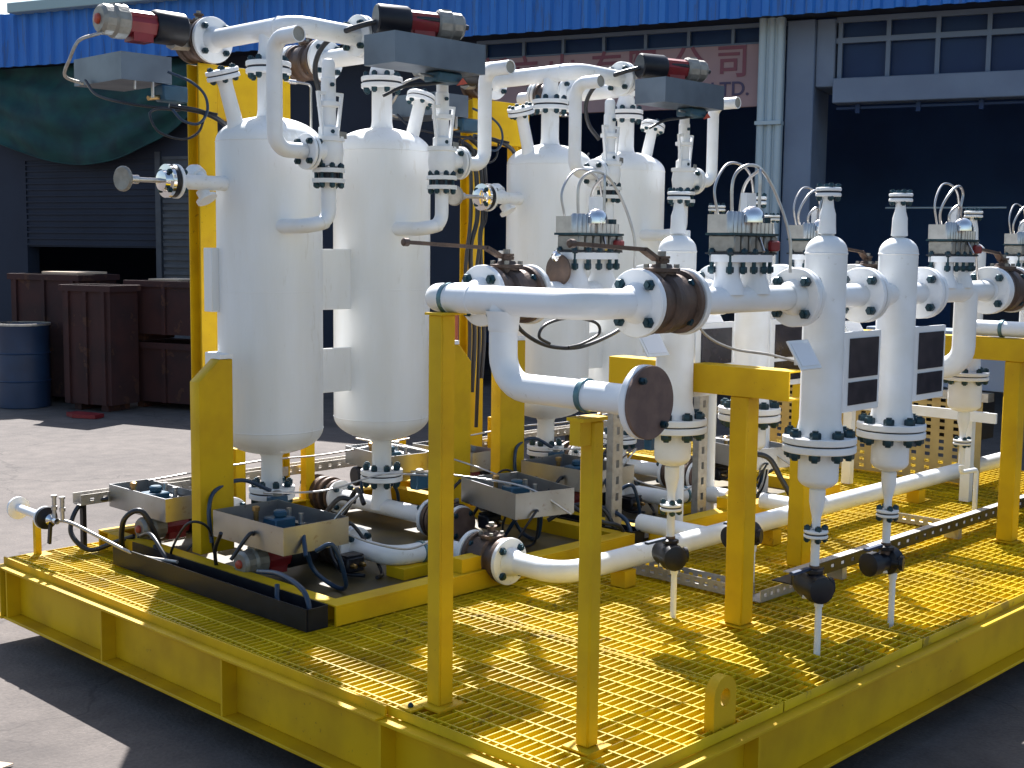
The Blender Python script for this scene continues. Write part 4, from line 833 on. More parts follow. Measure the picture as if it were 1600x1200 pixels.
def build_module():
    v1, v2, y = 3.69, 4.40, 5.2
    # base frame
    T = Thing('module_base', 'low yellow base frame with drip pan under the pair of vessels at {W}', 'base frame', (4.0, 4.8, 0), 'yellow vessel base frames')
    x0, x1, y0, y1 = 3.075, 4.96, 3.91, 5.80
    for a, b in (((x0, y0, 0.004), (x1, y0+0.012, 0.080)), ((x0, y1-0.012, 0.004), (x1, y1, 0.080))):
        T.part('side_beam', MB().box(a, b).box((a[0], y0 if a[1] == y0 else y1-0.09, 0.080), (x1, (y0+0.09) if a[1] == y0 else y1, 0.088)), YELLOW, bevel=0.0015)
    for xx in (x0, x1-0.07): T.part('end_beam', MB().box((xx, y0+0.092, 0.004), (xx+0.07, y1-0.092, 0.086)), YELLOW)
    T.part('drip_pan', MB().box((x0+0.075, y0+0.095, 0.010), (x1-0.075, y1-0.095, 0.016)), OILY)
    T.part('pipe_rest', MB().box((3.70, 4.22, 0.018), (4.05, 4.34, 0.068)), YELLOW)
    T.part('pipe_rest', MB().box((3.78, 3.93, 0.089), (3.90, 4.0, 0.15)), YELLOW)
    # frame: column, head beam
    vessel(v1, y, -1, 'left-hand {V}', 'left'); vessel(v2, y, 1, 'right-hand {V}', 'right')
    psv(v1+0.01, 4.75, -1, 'left-hand {V}'); psv(v2+0.01, 4.75, 1, 'right-hand {V}')
    # top headers
    zt = 2.525
    T = Thing('top_header', 'white tee pipe over the left-hand {V} vessel, bending toward its neighbour', 'pipe', (v1, y, 2.4), 'white top header pipes')
    T.part('riser', MB().lathe([(0.056, 2.381), (0.054, 2.40), (0.046, 2.43), (0.044, 2.50)], (v1, y, 0), Z, 24), WHITE)
    T.part('header_pipe', MB().tube(pipe_path([(v1, 5.66, zt), (v1, 4.99, zt), (v1+0.35, 4.95, zt-0.015)], 0.10), PR+0.004, 28), WHITE)
    T.part('weld_ring', MB().lathe([(PR+0.002, -0.008), (PR+0.008, 0), (PR+0.002, 0.008)], (v1, 5.10, zt), Y, 24, caps=False), WHITE)
    T.part('weld_neck', MB().lathe([(PR+0.004, 0.0), (PR+0.02, 0.04), (PR+0.02, 0.05)], (v1, 5.62, zt), Y, 24, caps=False), WHITE)
    flange(T, (v1, 5.69, zt), Y, R=0.115, n=4, mat2=RUST)
    flange(T, (v1+0.36, 4.95, zt-0.012), X, R=0.10, n=4)
    ball_valve(v1, 5.80, zt, Y, 'rusty valve at the far top of the left-hand {V} vessel', Lb=0.16, group='rusty top valves')
    T = Thing('top_header', 'white tee pipe over the right-hand {V} vessel', 'pipe', (v2, y, 2.4), 'white top header pipes')
    T.part('riser', MB().lathe([(0.070, 2.381), (0.062, 2.41), (0.046, 2.46), (0.044, 2.50)], (v2, y, 0), Z, 24), WHITE)
    T.part('header_pipe', MB().tube(pipe_path([(v2, 5.66, zt-0.02), (v2, 4.98, zt-0.02)], 0.10), PR+0.004, 28), WHITE)
    flange(T, (v2, 5.69, zt-0.02), Y, R=0.115, n=4, mat2=RUST); flange(T, (v2, 4.96, zt-0.02), -Y, R=0.105, n=4)
    T2 = ball_valve(v2, 5.82, zt-0.02, Y, 'rusty valve at the far top of the right-hand {V} vessel', Lb=0.20, group='rusty top valves')
    flange(T2, (v2, 5.95, zt-0.02), Y, R=0.105, n=4)
    T2.part('stub_pipe', MB().tube([(v2, 5.97, zt-0.02), (v2, 6.12, zt-0.02)], PR, 20), WHITE)
    # actuators on top
    actuator('red and black actuator high at the left, beside the left-hand {V} vessel', (3.535, 5.70, 2.555), (-1, 0.02, 0.0), L=0.47, r=0.072, mount=(3.60, 5.76, 2.50))
    actuator('red and black actuator high above the right-hand {V} vessel', (4.02, 4.80, 2.575), (0.93, -0.42, -0.02), L=0.46, r=0.064, mount=(4.10, 4.80, 2.50))
    open_tray('thin steel tray high at the left of the left-hand {V} vessel', 3.15, 3.42, 5.62, 6.08, 2.275, 2.405, contents=False, sheet=HTRAY)
    open_tray('thin steel tray hung above the right-hand {V} vessel', 3.885, 4.46, 4.50, 4.72, 2.335, 2.475, contents=False, sheet=HTRAY)
    b = Thing('switch_box', 'small blue switch box under the high tray at the left of the left-hand {V} vessel', 'switch box', (3.42, 5.62, 2.2), 'blue switch boxes')
    b.part('body', MB().box((3.36, 5.60, 2.19), (3.50, 5.68, 2.27)), BLUEB, bevel=0.008); b.part('gland', MB().cyl((3.36, 5.64, 2.21), (3.30, 5.64, 2.20), 0.012, seg=10), BRASS)
    b.part('hanger', MB().box((3.30, 5.595, 2.20), (3.308, 5.61, 2.274)), STEEL); b.part('hanger', MB().box((3.22, 5.62, 2.235), (3.226, 5.63, 2.274)), STEEL)
    b = Thing('switch_box', 'small blue switch box under the high tray above the right-hand {V} vessel', 'switch box', (4.30, 4.62, 2.26), 'blue switch boxes')
    b.part('body', MB().box((4.20, 4.55, 2.285), (4.36, 4.66, 2.333)), BLUEB, bevel=0.008); b.part('rod', MB().cyl((4.06, 4.53, 2.30), (4.22, 4.60, 2.31), 0.006, seg=8), STEEL)
    b.part('arrow_tab', MB().prism([(4.30, 4.53, 2.27), (4.37, 4.53, 2.285), (4.34, 4.53, 2.31)], (0, 0.004, 0)), REDHUB)
    # side instrument nozzle
    T = Thing('hand_valve', 'small chrome hand valve on a flanged side nozzle left of the left-hand {V} vessel', 'valve', (3.2, y, 1.78), 'side nozzle hand valves')
    zc = 1.785; y = 5.085
    T.part('nozzle', MB().tube([(3.50, y, zc), (3.12, y, zc)], 0.034, 20), WHITE)
    f = T.part('flange', MB().lathe([(0.076, 0), (0.078, 0.002), (0.078, 0.014), (0.076, 0.016)], (3.11, y, zc), -X, 32), WHITE)
    T.part('black_flange', MB().lathe([(0.074, 0.018), (0.074, 0.042)], (3.11, y, zc), -X, 32), BLACK, f)
    T.part('chrome_flange', MB().lathe([(0.072, 0.044), (0.076, 0.046), (0.076, 0.062), (0.05, 0.064), (0.045, 0.085), (0.022, 0.09)], (3.11, y, zc), -X, 32), CHROME)
    bolts(T, f, (3.085, y, zc), X, 0.058, 4, 0.014, 0.10)
    T.part('stem', MB().cyl((3.03, y, zc), (2.85, y, zc), 0.011, seg=12).lathe([(0.020, 0), (0.020, 0.06)], (2.91, y, zc), -X, 14), STEEL)
    T.part('handwheel', MB().lathe([(0.012, 0), (0.050, 0.004), (0.056, 0.010), (0.056, 0.018), (0.050, 0.024), (0.012, 0.02)], (2.85, y, zc), V(-1, -0.25, 0), 28), CASTG)
    T.part('branch', MB().lathe([(0.030, 0), (0.030, 0.06), (0.042, 0.062), (0.046, 0.10), (0.030, 0.13)], (3.28, y+0.02, zc), V(-0.15, 0.9, 0.5), 20), WHITE)
    T.part('branch_flange', MB().lathe([(0.030, -0.04), (0.030, 0), (0.050, 0), (0.050, 0.014)], (3.26, y-0.0, zc-0.068), V(0.2, -0.5, -0.8), 24), WHITE)
    T.o.location = T.loc + V(0.075, 0.115, 0)
    y = 5.2
    # lower manifolds
    zm = 0.112
    for vx, side, s in ((v1, 'left-hand', -1), (v2, 'right-hand', 1)):
        T = Thing('bottom_pipe', 'white tee pipe under the %s {V} vessel with flanged ends' % side, 'pipe', (vx, y, zm), 'white bottom tee pipes')
        T.part('riser', MB().lathe([(0.050, 0.245), (0.048, 0.20), (0.056, 0.14), (0.060, 0.10)], (vx, y, 0), Z, 24), WHITE)
        T.part('pipe', MB().tube([(vx, 5.56, zm), (vx, 4.80, zm)], PR, 28), WHITE)
        T.part('weld_ring', MB().lathe([(PR-0.001, -0.008), (PR+0.004, 0), (PR-0.001, 0.008)], (vx, 5.42, zm), Y, 24, caps=False), WHITE)
        flange(T, (vx, 5.57, zm), Y, R=0.092, n=4, br=0.015, mat2=RUST); flange(T, (vx, 4.79, zm), -Y, R=0.098, n=4, mat2=RUST)
        V3_ = ball_valve(vx, 4.68, zm, Y, 'rusty valve low before the %s {V} vessel' % side, Lb=0.15, group='low rusty valves', stem=(s > 0))
        if s > 0:
            f_ = V3_.part('flange', MB().lathe([(0.090, 0), (0.094, 0.003), (0.094, 0.017), (0.090, 0.02)], (vx, 4.60, zm), -Y, 32), WHITE)
            bolts(V3_, f_, (vx, 4.59, zm), Y, 0.072, 4, 0.016, 0.07)
            V3_.part('blind_cover', MB().lathe([(0.086, 0.0205), (0.086, 0.034), (0.05, 0.037)], (vx, 4.60, zm), -Y, 32), RUSTF)
        V4_ = ball_valve(vx, 5.70, zm, Y, 'rusty valve low behind the %s {V} vessel' % side, Lb=0.15, group='low rusty valves', stem=False)
        flange(V4_, (vx, 5.79, zm), Y, R=0.092, n=4, br=0.015)
    # lower actuators, trays on them
    actuator('red and black actuator low at the left front of the {V} vessel pair', (3.52, 4.66, 0.115), (-1, -0.05, 0.0), L=0.42, r=0.056)
    actuator('red and black actuator low at the left back of the {V} vessel pair', (3.53, 5.50, 0.13), (-1, 0.0, 0.0), L=0.42, r=0.056)
    actuator('red and black actuator low at the right front of the {V} vessel pair', (4.62, 4.66, 0.19), (0.95, -0.30, -0.12), L=0.44, r=0.050)
    actuator('red and black actuator low at the right back of the {V} vessel pair', (4.55, 5.62, 0.20), (0.95, -0.20, 0.0), L=0.42, r=0.050)
    open_tray('open steel tray low at the left front of the {V} vessel pair', 3.15, 3.50, 4.36, 4.89, 0.195, 0.315)
    open_tray('open steel tray low at the left back of the {V} vessel pair', 3.13, 3.34, 5.26, 5.785, 0.200, 0.312)
    open_tray('open steel tray tilted low at the right front of the {V} vessel pair', 4.40, 4.74, 4.10, 4.62, 0.21, 0.335, rotz=rad(-14))
    open_tray('open steel tray low at the right back of the {V} vessel pair', 4.55, 4.85, 5.25, 5.72, 0.26, 0.36, rotz=rad(-8))
    for k, (bx, by) in enumerate(((3.60, 5.03), (4.52, 5.03))):
        b = Thing('switch_box', 'small blue switch box at the foot of the %s {V} vessel' % ('left-hand', 'right-hand')[k], 'switch box', (bx, by, 0.2), 'blue switch boxes')
        b.part('body', MB().box((bx-0.045, by-0.03, 0.215), (bx+0.045, by+0.03, 0.30)), BLUEB, bevel=0.006)
        b.part('cap', MB().lathe([(0.022, 0), (0.022, 0.02), (0.012, 0.025)], (bx, by, 0.30), Z, 14), CASTG)
    # front connecting pipe from the left manifold to the shared valve line
    T = Thing('elbow_pipe', 'white elbow pipe low in front of the {V} vessels, flanged at one end', 'pipe', (3.69, 4.4, zm), 'low white elbow pipes')
    T.part('pipe', MB().tube(pipe_path([(3.70, 4.56, zm), (3.70, 4.29, zm), (3.985, 4.275, zm), (3.985, 4.06, zm)], 0.10), PR+0.001, 28), WHITE)
    flange(T, (3.70, 4.575, zm), Y, R=0.094, n=4, br=0.016); clamp(T, (3.86, 4.283, zm), X, PR+0.001)
    # black drip rail
    T = Thing('drip_rail', 'low black steel trough along the left side of the {V} vessel base', 'trough', (2.99, 4.6, 0), 'black troughs')
    T.part('trough', MB().box((2.945, 3.93, 0.004), (2.950, 5.42, 0.095)).box((2.950, 3.93, 0.004), (3.05, 5.42, 0.010)).box((3.045, 3.93, 0.010), (3.05, 5.42, 0.095)), BLACK)
    T.part('end_plate', MB().box((2.950, 3.925, 0.010), (3.045, 3.9295, 0.095)), BLACK)
    # hoses and tubing
    hose('blue-black hose arching from the low left tray to the {V} vessel foot', [(3.18, 4.95, 0.15), (3.18, 4.97, 0.30), (3.24, 5.0, 0.38), (3.40, 5.03, 0.40), (3.56, 5.03, 0.33)], 0.010, BLUEHOSE)
    hose('black hose looping down at the left front corner of the {V} base', [(3.05, 4.40, 0.14), (3.02, 4.20, 0.17), (3.0, 4.02, 0.14), (2.99, 3.97, 0.05), (3.0, 4.06, 0.01), (3.01, 4.20, 0.05), (3.03, 4.24, 0.12)], 0.011, BLUEHOSE)
    hose('black hose looping beside the left back actuator of the {V} pair', [(3.08, 5.40, 0.12), (3.04, 5.24, 0.16), (3.02, 5.10, 0.10), (3.03, 5.04, 0.03), (3.05, 5.14, 0.02), (3.07, 5.26, 0.10)], 0.010)
    hose('black hose bundle hanging from the back tray of the {V} pair', [(3.12, 5.78, 0.24), (3.0, 5.83, 0.22), (2.93, 5.80, 0.10), (2.97, 5.70, 0.02), (3.05, 5.60, 0.06), (3.10, 5.50, 0.10)], 0.012)
    hose('thin steel tube curving over the low elbow pipe of the {V} pair', [(3.50, 4.37, 0.235), (3.58, 4.28, 0.195), (3.70, 4.20, 0.165), (3.86, 4.22, 0.168), (3.98, 4.22, 0.175)], 0.005, GALV)
    hose('pale cable sagging from the high left tray of the {V} pair', [(3.13, 5.93, 2.29), (3.12, 5.80, 2.21), (3.16, 5.62, 2.165), (3.28, 5.55, 2.15), (3.42, 5.45, 2.145), (3.50, 5.35, 2.12)], 0.007)
    hose('black cable loop hanging by the left column of the {V} pair', [(3.48, 5.42, 2.13), (3.40, 5.36, 2.03), (3.30, 5.34, 1.99), (3.20, 5.38, 2.02), (3.18, 5.42, 2.10), (3.24, 5.44, 2.13), (3.34, 5.42, 2.13)], 0.006)
    hose('blue-grey cable ring by the left column of the {V} pair', [(3.30, 5.42, 2.13), (3.33, 5.38, 2.08), (3.40, 5.36, 2.07), (3.45, 5.36, 2.13), (3.45, 5.38, 2.21), (3.40, 5.42, 2.27), (3.30, 5.46, 2.31)], 0.007, BLUEHOSE)
    hose('thick dark cable crossing behind the left-hand {V} vessel top', [(3.30, 5.45, 2.15), (3.45, 5.40, 2.13), (3.56, 5.38, 2.08), (3.62, 5.40, 2.00)], 0.013)
    hose('thick black hose from the high actuator of the {V} pair down between the vessels', [(4.42, 4.58, 2.56), (4.22, 4.66, 2.585), (4.02, 4.80, 2.56), (3.90, 4.98, 2.49), (3.88, 5.08, 2.38), (3.92, 5.10, 2.25), (4.00, 5.08, 2.16)], 0.013)
    hose('thin dark hose under the high tray of the {V} pair', [(3.95, 4.66, 2.20), (4.05, 4.62, 2.25), (4.20, 4.60, 2.275), (4.32, 4.58, 2.30)], 0.008)
    hose('black hose curling at the right front actuator of the {V} pair', [(4.70, 4.30, 0.26), (4.74, 4.25, 0.30), (4.70, 4.12, 0.24), (4.80, 4.0, 0.16), (4.92, 3.98, 0.12), (4.98, 3.98, 0.04)], 0.011)
    hose('second black hose at the right front corner of the {V} base', [(4.76, 4.32, 0.12), (4.86, 4.22, 0.20), (4.96, 4.12, 0.18), (5.0, 4.05, 0.04)], 0.012)
    hose('grey cable curving down from the high left actuator cap of the {V} pair', [(3.13, 5.69, 2.50), (3.06, 5.70, 2.475), (2.99, 5.72, 2.44), (2.965, 5.76, 2.36), (2.985, 5.85, 2.29), (3.10, 5.90, 2.27)], 0.008, GALV)
    hose('thin dark cable running between the vessel tops of the {V} pair', [(3.86, 5.35, 2.02), (4.0, 5.30, 2.08), (4.12, 5.30, 2.05), (4.22, 5.35, 2.10)], 0.007)
    rnd = random.Random(5)
    names = ['black', 'dull blue-black', 'thin black', 'thick black']
    spots = [('beside the left front actuator', 3.12, 4.70, 0.30), ('under the left front tray', 3.30, 4.30, 0.32), ('between the left trays', 3.16, 5.05, 0.34), ('beside the left back actuator', 3.10, 5.45, 0.30), ('behind the front elbow pipe', 3.62, 4.45, 0.34), ('before the right front actuator', 4.62, 4.35, 0.34), ('under the right front tray', 4.44, 4.20, 0.30), ('between the vessel feet', 4.02, 5.05, 0.36), ('behind the right front tray', 4.70, 4.85, 0.32), ('at the right back tray', 4.60, 5.45, 0.34)]
    for k, (wd, hx, hy, sp) in enumerate(spots):
        a = rnd.uniform(0, 6.28); pts = []
        for q in range(7):
            aa = a+q*0.95; rr = sp*(0.28+0.16*rnd.random())
            pts.append((hx+rr*math.cos(aa)*0.7, hy+rr*math.sin(aa), max(0.03, 0.13+0.12*math.sin(q*1.3+k)+rnd.uniform(-0.02, 0.03))))
        hose(names[k % 4]+' hose coiled low '+wd+' of the {V} pair', pts, (0.009, 0.010, 0.006, 0.013)[k % 4], BLUEHOSE if k % 4 == 1 else RUBBER)
    for k, (wd, pts) in enumerate((('rising from the left front tray', [(3.46, 4.44, 0.27), (3.52, 4.40, 0.36), (3.64, 4.46, 0.38), (3.72, 4.62, 0.30), (3.70, 4.70, 0.21)]),
                                   ('crossing behind the vessel feet', [(3.30, 5.70, 0.32), (3.90, 5.62, 0.36), (4.40, 5.66, 0.34), (4.95, 5.60, 0.38)]),
                                   ('slanting down behind the right vessel foot', [(4.55, 5.60, 0.42), (4.62, 5.10, 0.40), (4.72, 4.80, 0.34), (4.80, 4.62, 0.28)]),
                                   ('running along the right front tray', [(4.30, 4.85, 0.36), (4.36, 4.50, 0.37), (4.48, 4.20, 0.34), (4.60, 4.02, 0.22)]),
                                   ('crossing low before the vessel feet', [(3.50, 5.0, 0.33), (3.85, 4.98, 0.30), (4.20, 4.96, 0.34), (4.50, 4.95, 0.30)]))):
        hose('thin bright steel tube %s of the {V} pair' % wd, pts, 0.005, STEEL, 'thin steel tubes')
    for k, (bx, by, bz, wd) in enumerate(((3.56, 4.42, 0.05, 'under the elbow pipe'), (3.62, 4.78, 0.09, 'beside the left foot'), (4.52, 4.50, 0.09, 'under the right front tray'), (3.52, 5.30, 0.09, 'behind the left foot'))):
        b = Thing('junction_box', 'small black junction box with glands low %s of the {V} pair' % wd, 'box', (bx, by, bz), 'small black junction boxes')
        b.part('body', MB().box((bx-0.05, by-0.04, bz), (bx+0.05, by+0.04, bz+0.07)), BLACK, bevel=0.008)
        b.part('lid', MB().box((bx-0.046, by-0.036, bz+0.0705), (bx+0.046, by+0.036, bz+0.078)), BLACK, bevel=0.002)
        for g in (-0.025, 0.025): b.part('gland', MB().lathe([(0.012, 0), (0.012, 0.02), (0.008, 0.03)], (bx+g, by-0.04, bz+0.035), -Y, 8), BRASS)
    for k, (px, py) in enumerate(((3.93, 5.30), (4.62, 5.10))):
        T = single('instrument_tube', MB().tube(pipe_path([(px, py, 2.0), (px, py, 2.30), (px-0.10, py-0.02, 2.315)], 0.02), 0.006, 8), STEEL, 'thin upright steel tube %s the {V} vessels' % ('between', 'right of'), 'tube', (px, py, 2.0), 'thin steel tubes') if False else None
    T = Thing('instrument_tube', 'thin bent steel tube standing between the {V} vessel tops', 'tube', (3.98, 5.25, 2.0), 'thin steel tubes')
    T.part('tube', MB().tube(pipe_path([(3.98, 5.25, 1.95), (3.98, 5.25, 2.30), (3.84, 5.28, 2.31)], 0.02), 0.006, 8), STEEL); T.part('fitting', MB().lathe([(0.011, 0), (0.011, 0.04)], (3.90, 5.265, 2.305), V(-1, 0.2, 0), 8), CHROME)
RECORD = []
build_module()
MOD = RECORD; RECORD = None
index_kids()
for t in MOD:
    c = copy_tree(t.o, None, V(2.01, 0, 0))
    c['label'] = t.o['label'].replace('{V}', 'rear').replace('{W}', 'the rear')
    t.o['label'] = t.o['label'].replace('{V}', 'front').replace('{W}', 'the front')
# label wording: front pair = two big vessels at left; rear pair = the pair behind the valves

# frames (columns) of the two modules, individually placed
def frame(xc, y, lab, bl):
    T = Thing('column_frame', lab, 'frame', (xc, y, 0), 'tall yellow column frames')
    hpost(T, 'column', xc, y, 0.010, 2.42, 0.11, 0.11, 'y')
    T.part('head_beam', MB().box((xc+0.058, y-0.05, 2.15), (xc+bl, y-0.042, 2.42)).box((xc+0.058, y-0.042, 2.412), (xc+bl, y+0.05, 2.42)).box((xc+0.058, y-0.042, 2.15), (xc+bl, y+0.05, 2.158)), YELLOW, bevel=0.0015)
    hpost(T, 'rear_column', xc+bl-0.06, y+0.0, 0.010, 2.149, 0.09, 0.09, 'x')
    T.part('base_plate', MB().box((xc-0.08, y-0.08, 0.002), (xc+0.08, y+0.08, 0.0095)), YELLOW)
frame(3.72, 5.825, 'tall yellow column with head beam, left of the two big front vessels', 0.52)
frame(5.67, 5.825, 'tall yellow column with head beam, between the front and rear vessel pairs', 0.46)
def pedestal(x0, x1, flip, lab):
    T = Thing('pedestal', lab, 'bracket', ((x0+x1)/2, 5.0, 0.1), 'yellow pedestal brackets')
    xa, xb = (x0, x1) if not flip else (x1, x0)
    k = 0.62
    xm = xa+(xb-xa)*k
    poly = [(xa, 5.0, 0.088), (xb, 5.0, 0.088), (xb, 5.0, 0.978), (xm, 5.0, 0.978), (xa, 5.0, 0.880)]
    T.part('box_plate', MB().prism(poly, (0, 0.075, 0)), YELLOW, bevel=0.002)
    T.part('seat', MB().box((min(xm, xb), 5.0, 0.98), (max(xm, xb)+0.0, 5.075, 1.0)), VESSEL)
pedestal(3.155, 3.335, False, 'yellow slope-topped pedestal left of the front vessels')
pedestal(4.72, 4.87, True, 'yellow slope-topped pedestal right of the front vessels')
pedestal(5.10, 5.30, False, 'yellow slope-topped pedestal left of the rear vessels')
pedestal(6.73, 6.88, True, 'yellow slope-topped pedestal right of the rear vessels')
single('standpipe', MB().tube([(5.16, 5.45, 0.09), (5.16, 5.45, 1.2)], 0.03, 16), ORANGEP, 'orange-brown upright pipe between column and pedestal at middle', 'pipe', (5.16, 5.45, 0.09))
single('standpipe', MB().tube([(3.78, 5.84, 0.0), (3.78, 5.84, 0.62)], 0.03, 16), ORANGEP, 'orange-brown upright pipe behind the foot of the left big vessel', 'pipe', (3.78, 5.84, 0.0))

# ------------------------------------------------------------------ small flanged gauge line on the far left corner
T = Thing('gauge_line', 'small flanged pipe stub with chrome valve at the far left skid corner', 'pipe stub', (2.80, 5.86, 0), None)
T.part('stand', MB().box((2.77, 5.84, 0.003), (2.80, 5.865, 0.17)), YELLOW); T.part('foot', MB().box((2.74, 5.80, 0.002), (2.84, 5.89, 0.0028)), YELLOW)
T.part('pipe', MB().tube([(2.785, 6.04, 0.20), (2.785, 5.76, 0.195)], 0.020, 16), WHITE)
f = T.part('end_flange', MB().lathe([(0.056, 0), (0.056, 0.014)], (2.785, 6.04, 0.20), Y, 28), WHITE)
f = T.part('valve_flange', MB().lathe([(0.055, 0), (0.055, 0.012), (0.03, 0.014)], (2.785, 5.775, 0.195), -Y, 28), WHITE)
T.part('black_flange', MB().lathe([(0.053, 0.013), (0.053, 0.030), (0.03, 0.032)], (2.785, 5.775, 0.195), -Y, 28), BLACK)
T.part('valve', MB().lathe([(0.022, 0.03), (0.028, 0.05), (0.028, 0.07), (0.014, 0.08), (0.014, 0.13)], (2.785, 5.775, 0.195), -Y, 16), CHROME)
T.part('lever', MB().obox((2.775, 5.70, 0.13), (0.012, 0.02, 0.10), Matrix.Rotation(rad(10), 3, 'X')), BLACK)
for k, yy in enumerate((5.70, 5.64)): T.part('fitting', MB().lathe([(0.010, 0), (0.010, 0.04), (0.015, 0.042), (0.015, 0.06), (0.011, 0.062), (0.011, 0.10), (0.015, 0.102), (0.015, 0.112)], (2.80+k*0.01, yy, 0.20), Z, 8), STEEL)
T.part('tube', MB().tube(smooth_path([(2.785, 5.68, 0.195), (2.83, 5.60, 0.19), (2.90, 5.42, 0.13), (2.96, 5.22, 0.08), (3.0, 4.95, 0.09)]), 0.008, 10), GALV)

# ------------------------------------------------------------------ perforated steel: trays, posts, racks
def slotted_x(T, nm, x0, x1, y, z0, z1, yw=0.004, pitch=0.05, sl=0.022, rows=1, material=None):
    """plate in an XZ plane with real slots"""
    mb = MB(); h = (z1-z0); sh = 0.016 if h > 0.03 else h*0.4
    if rows == 1: zs = [(z0+z1)/2]
    else: zs = [z0+h*(i+0.5)/rows for i in range(rows)]
    edges = [z0]
    for zc in zs: edges += [zc-sh/2, zc+sh/2]
    edges.append(z1)
    for i in range(0, len(edges)-1, 2): mb.box((x0, y, edges[i]), (x1, y+yw, edges[i+1]))
    for zc in zs:
        x = x0
        while x < x1:
            mb.box((x, y+0.0002, zc-sh/2), (min(x+pitch-sl, x1), y+yw-0.0002, zc+sh/2)); x += pitch
    return T.part(nm, mb, material or GALV)
def slotted_y(T, nm, y0, y1, x, z0, z1, **k):
    yw = k.get('yw', 0.004); pitch = k.get('pitch', 0.05); sl = k.get('sl', 0.022); rows = k.get('rows', 1); mb = MB(); h = z1-z0; sh = k.get('sh', 0.016)
    zs = [z0+h*(i+0.5)/rows for i in range(rows)]; edges = [z0]
    for zc in zs: edges += [zc-sh/2, zc+sh/2]
    edges.append(z1)
    for i in range(0, len(edges)-1, 2): mb.box((x, y0, edges[i]), (x+yw, y1, edges[i+1]))
    for zc in zs:
        y = y0
        while y < y1: mb.box((x+0.0002, y, zc-sh/2), (x+yw-0.0002, min(y+pitch-sl, y1), zc+sh/2)); y += pitch
    return T.part(nm, mb, k.get('material') or GALV)
T = Thing('cable_tray', 'narrow slotted steel cable tray on the grating, turning a corner by the middle yellow post', 'cable tray', (4.6, 3.3, 0), 'slotted cable trays')
slotted_y(T, 'side_rail', 3.02, 3.73, 4.58, 0.012, 0.060); slotted_y(T, 'side_rail', 3.02, 3.73, 4.675, 0.012, 0.060)
T.part('tray_floor', MB().box((4.585, 3.02, 0.006), (4.674, 3.73, 0.010)), GALV)
slotted_x(T, 'side_rail', 4.58, 5.0, 2.925, 0.012, 0.060); T.part('tray_floor', MB().box((4.585, 2.93, 0.006), (5.0, 3.019, 0.010)), GALV)
T = Thing('cable_tray', 'long dark cable tray running back along the grating toward the right edge', 'cable tray', (6.2, 2.95, 0), 'slotted cable trays')
slotted_x(T, 'side_rail', 4.75, 8.6, 2.880, 0.062, 0.118, material=BLACK, pitch=0.09, sl=0.03)
T.part('top_lip', MB().box((4.75, 2.885, 0.114), (8.6, 2.925, 0.1185)), GALV); T.part('tray_floor', MB().box((4.75, 2.885, 0.064), (8.6, 2.98, 0.069)), BLACK)
for xx in (5.2, 6.4, 7.6): T.part('foot', MB().box((xx, 2.89, 0.003), (xx+0.04, 2.97, 0.0635)), GALV)
T = Thing('cable_tray', 'short slotted steel cable tray crossing the grating in the background at right', 'cable tray', (6.6, 3.4, 0), 'slotted cable trays')
slotted_y(T, 'side_rail', 2.99, 3.44, 6.56, 0.010, 0.058); T.part('tray_floor', MB().box((6.565, 2.99, 0.005), (6.66, 3.44, 0.009)), GALV)
T = Thing('cable_tray', 'long raised slotted cable tray along the far edge of the skid', 'cable tray', (5.0, 5.9, 0.2), 'slotted cable trays')
slotted_x(T, 'side_rail', 2.98, 8.4, 5.785, 0.225, 0.275, pitch=0.07); slotted_x(T, 'side_rail', 2.98, 8.4, 5.865, 0.225, 0.275, pitch=0.07)
T.part('tray_floor', MB().box((2.98, 5.79, 0.222), (8.4, 5.864, 0.2245)), GALV)
for xx in (3.0, 4.2, 5.4, 6.6, 7.8): T.part('leg', MB().box((xx, 5.81, 0.002), (xx+0.02, 5.84, 0.2215)), BLACK)
for i, xx in enumerate((3.86, 4.32, 5.0, 5.8)):
    single('short_post', MB().box((xx-0.03, 5.72, 0.002), (xx+0.03, 5.77, 0.42)).box((xx-0.06, 5.70, 0.0005), (xx+0.06, 5.782, 0.0018)), YELLOW, ['short yellow post behind the foot of the left big vessel', 'short yellow post behind the foot of the right big vessel', 'short yellow post behind the low red actuators at middle', 'short yellow post behind the foot of the rear vessels'][i], 'post', (xx, 5.84, 0), 'short yellow posts')
T = Thing('slotted_post', 'upright slotted galvanised post right of the near yellow post', 'post', (5.02, 4.08, 0), 'slotted upright posts')
def slotted_post(T, x, y, z0, z1, w=0.075):
    mb = MB(); z = z0
    for a, b in ((-w/2, -0.012), (0.012, w/2)): mb.box((x+a, y, z0), (x+b, y+0.004, z1))
    while z < z1: mb.box((x-0.0118, y+0.0002, z), (x+0.0118, y+0.0038, min(z+0.045, z1))); z += 0.085
    mb.box((x-w/2-0.004, y+0.001, z0), (x-w/2-0.0002, y+0.04, z1)); mb.box((x+w/2+0.0002, y+0.001, z0), (x+w/2+0.004, y+0.04, z1))
    T.part('post', mb, GALV); T.part('foot', MB().box((x-0.06, y-0.02, z0-0.004), (x+0.06, y+0.06, z0-0.0005)), GALV)
slotted_post(T, 5.02, 4.08, 0.007, 0.75)
T = Thing('slotted_post', 'upright slotted pale post seen just right of the rusty blank flange', 'post', (5.72, 4.05, 0), 'slotted upright posts'); slotted_post(T, 5.72, 4.05, 0.007, 0.98)
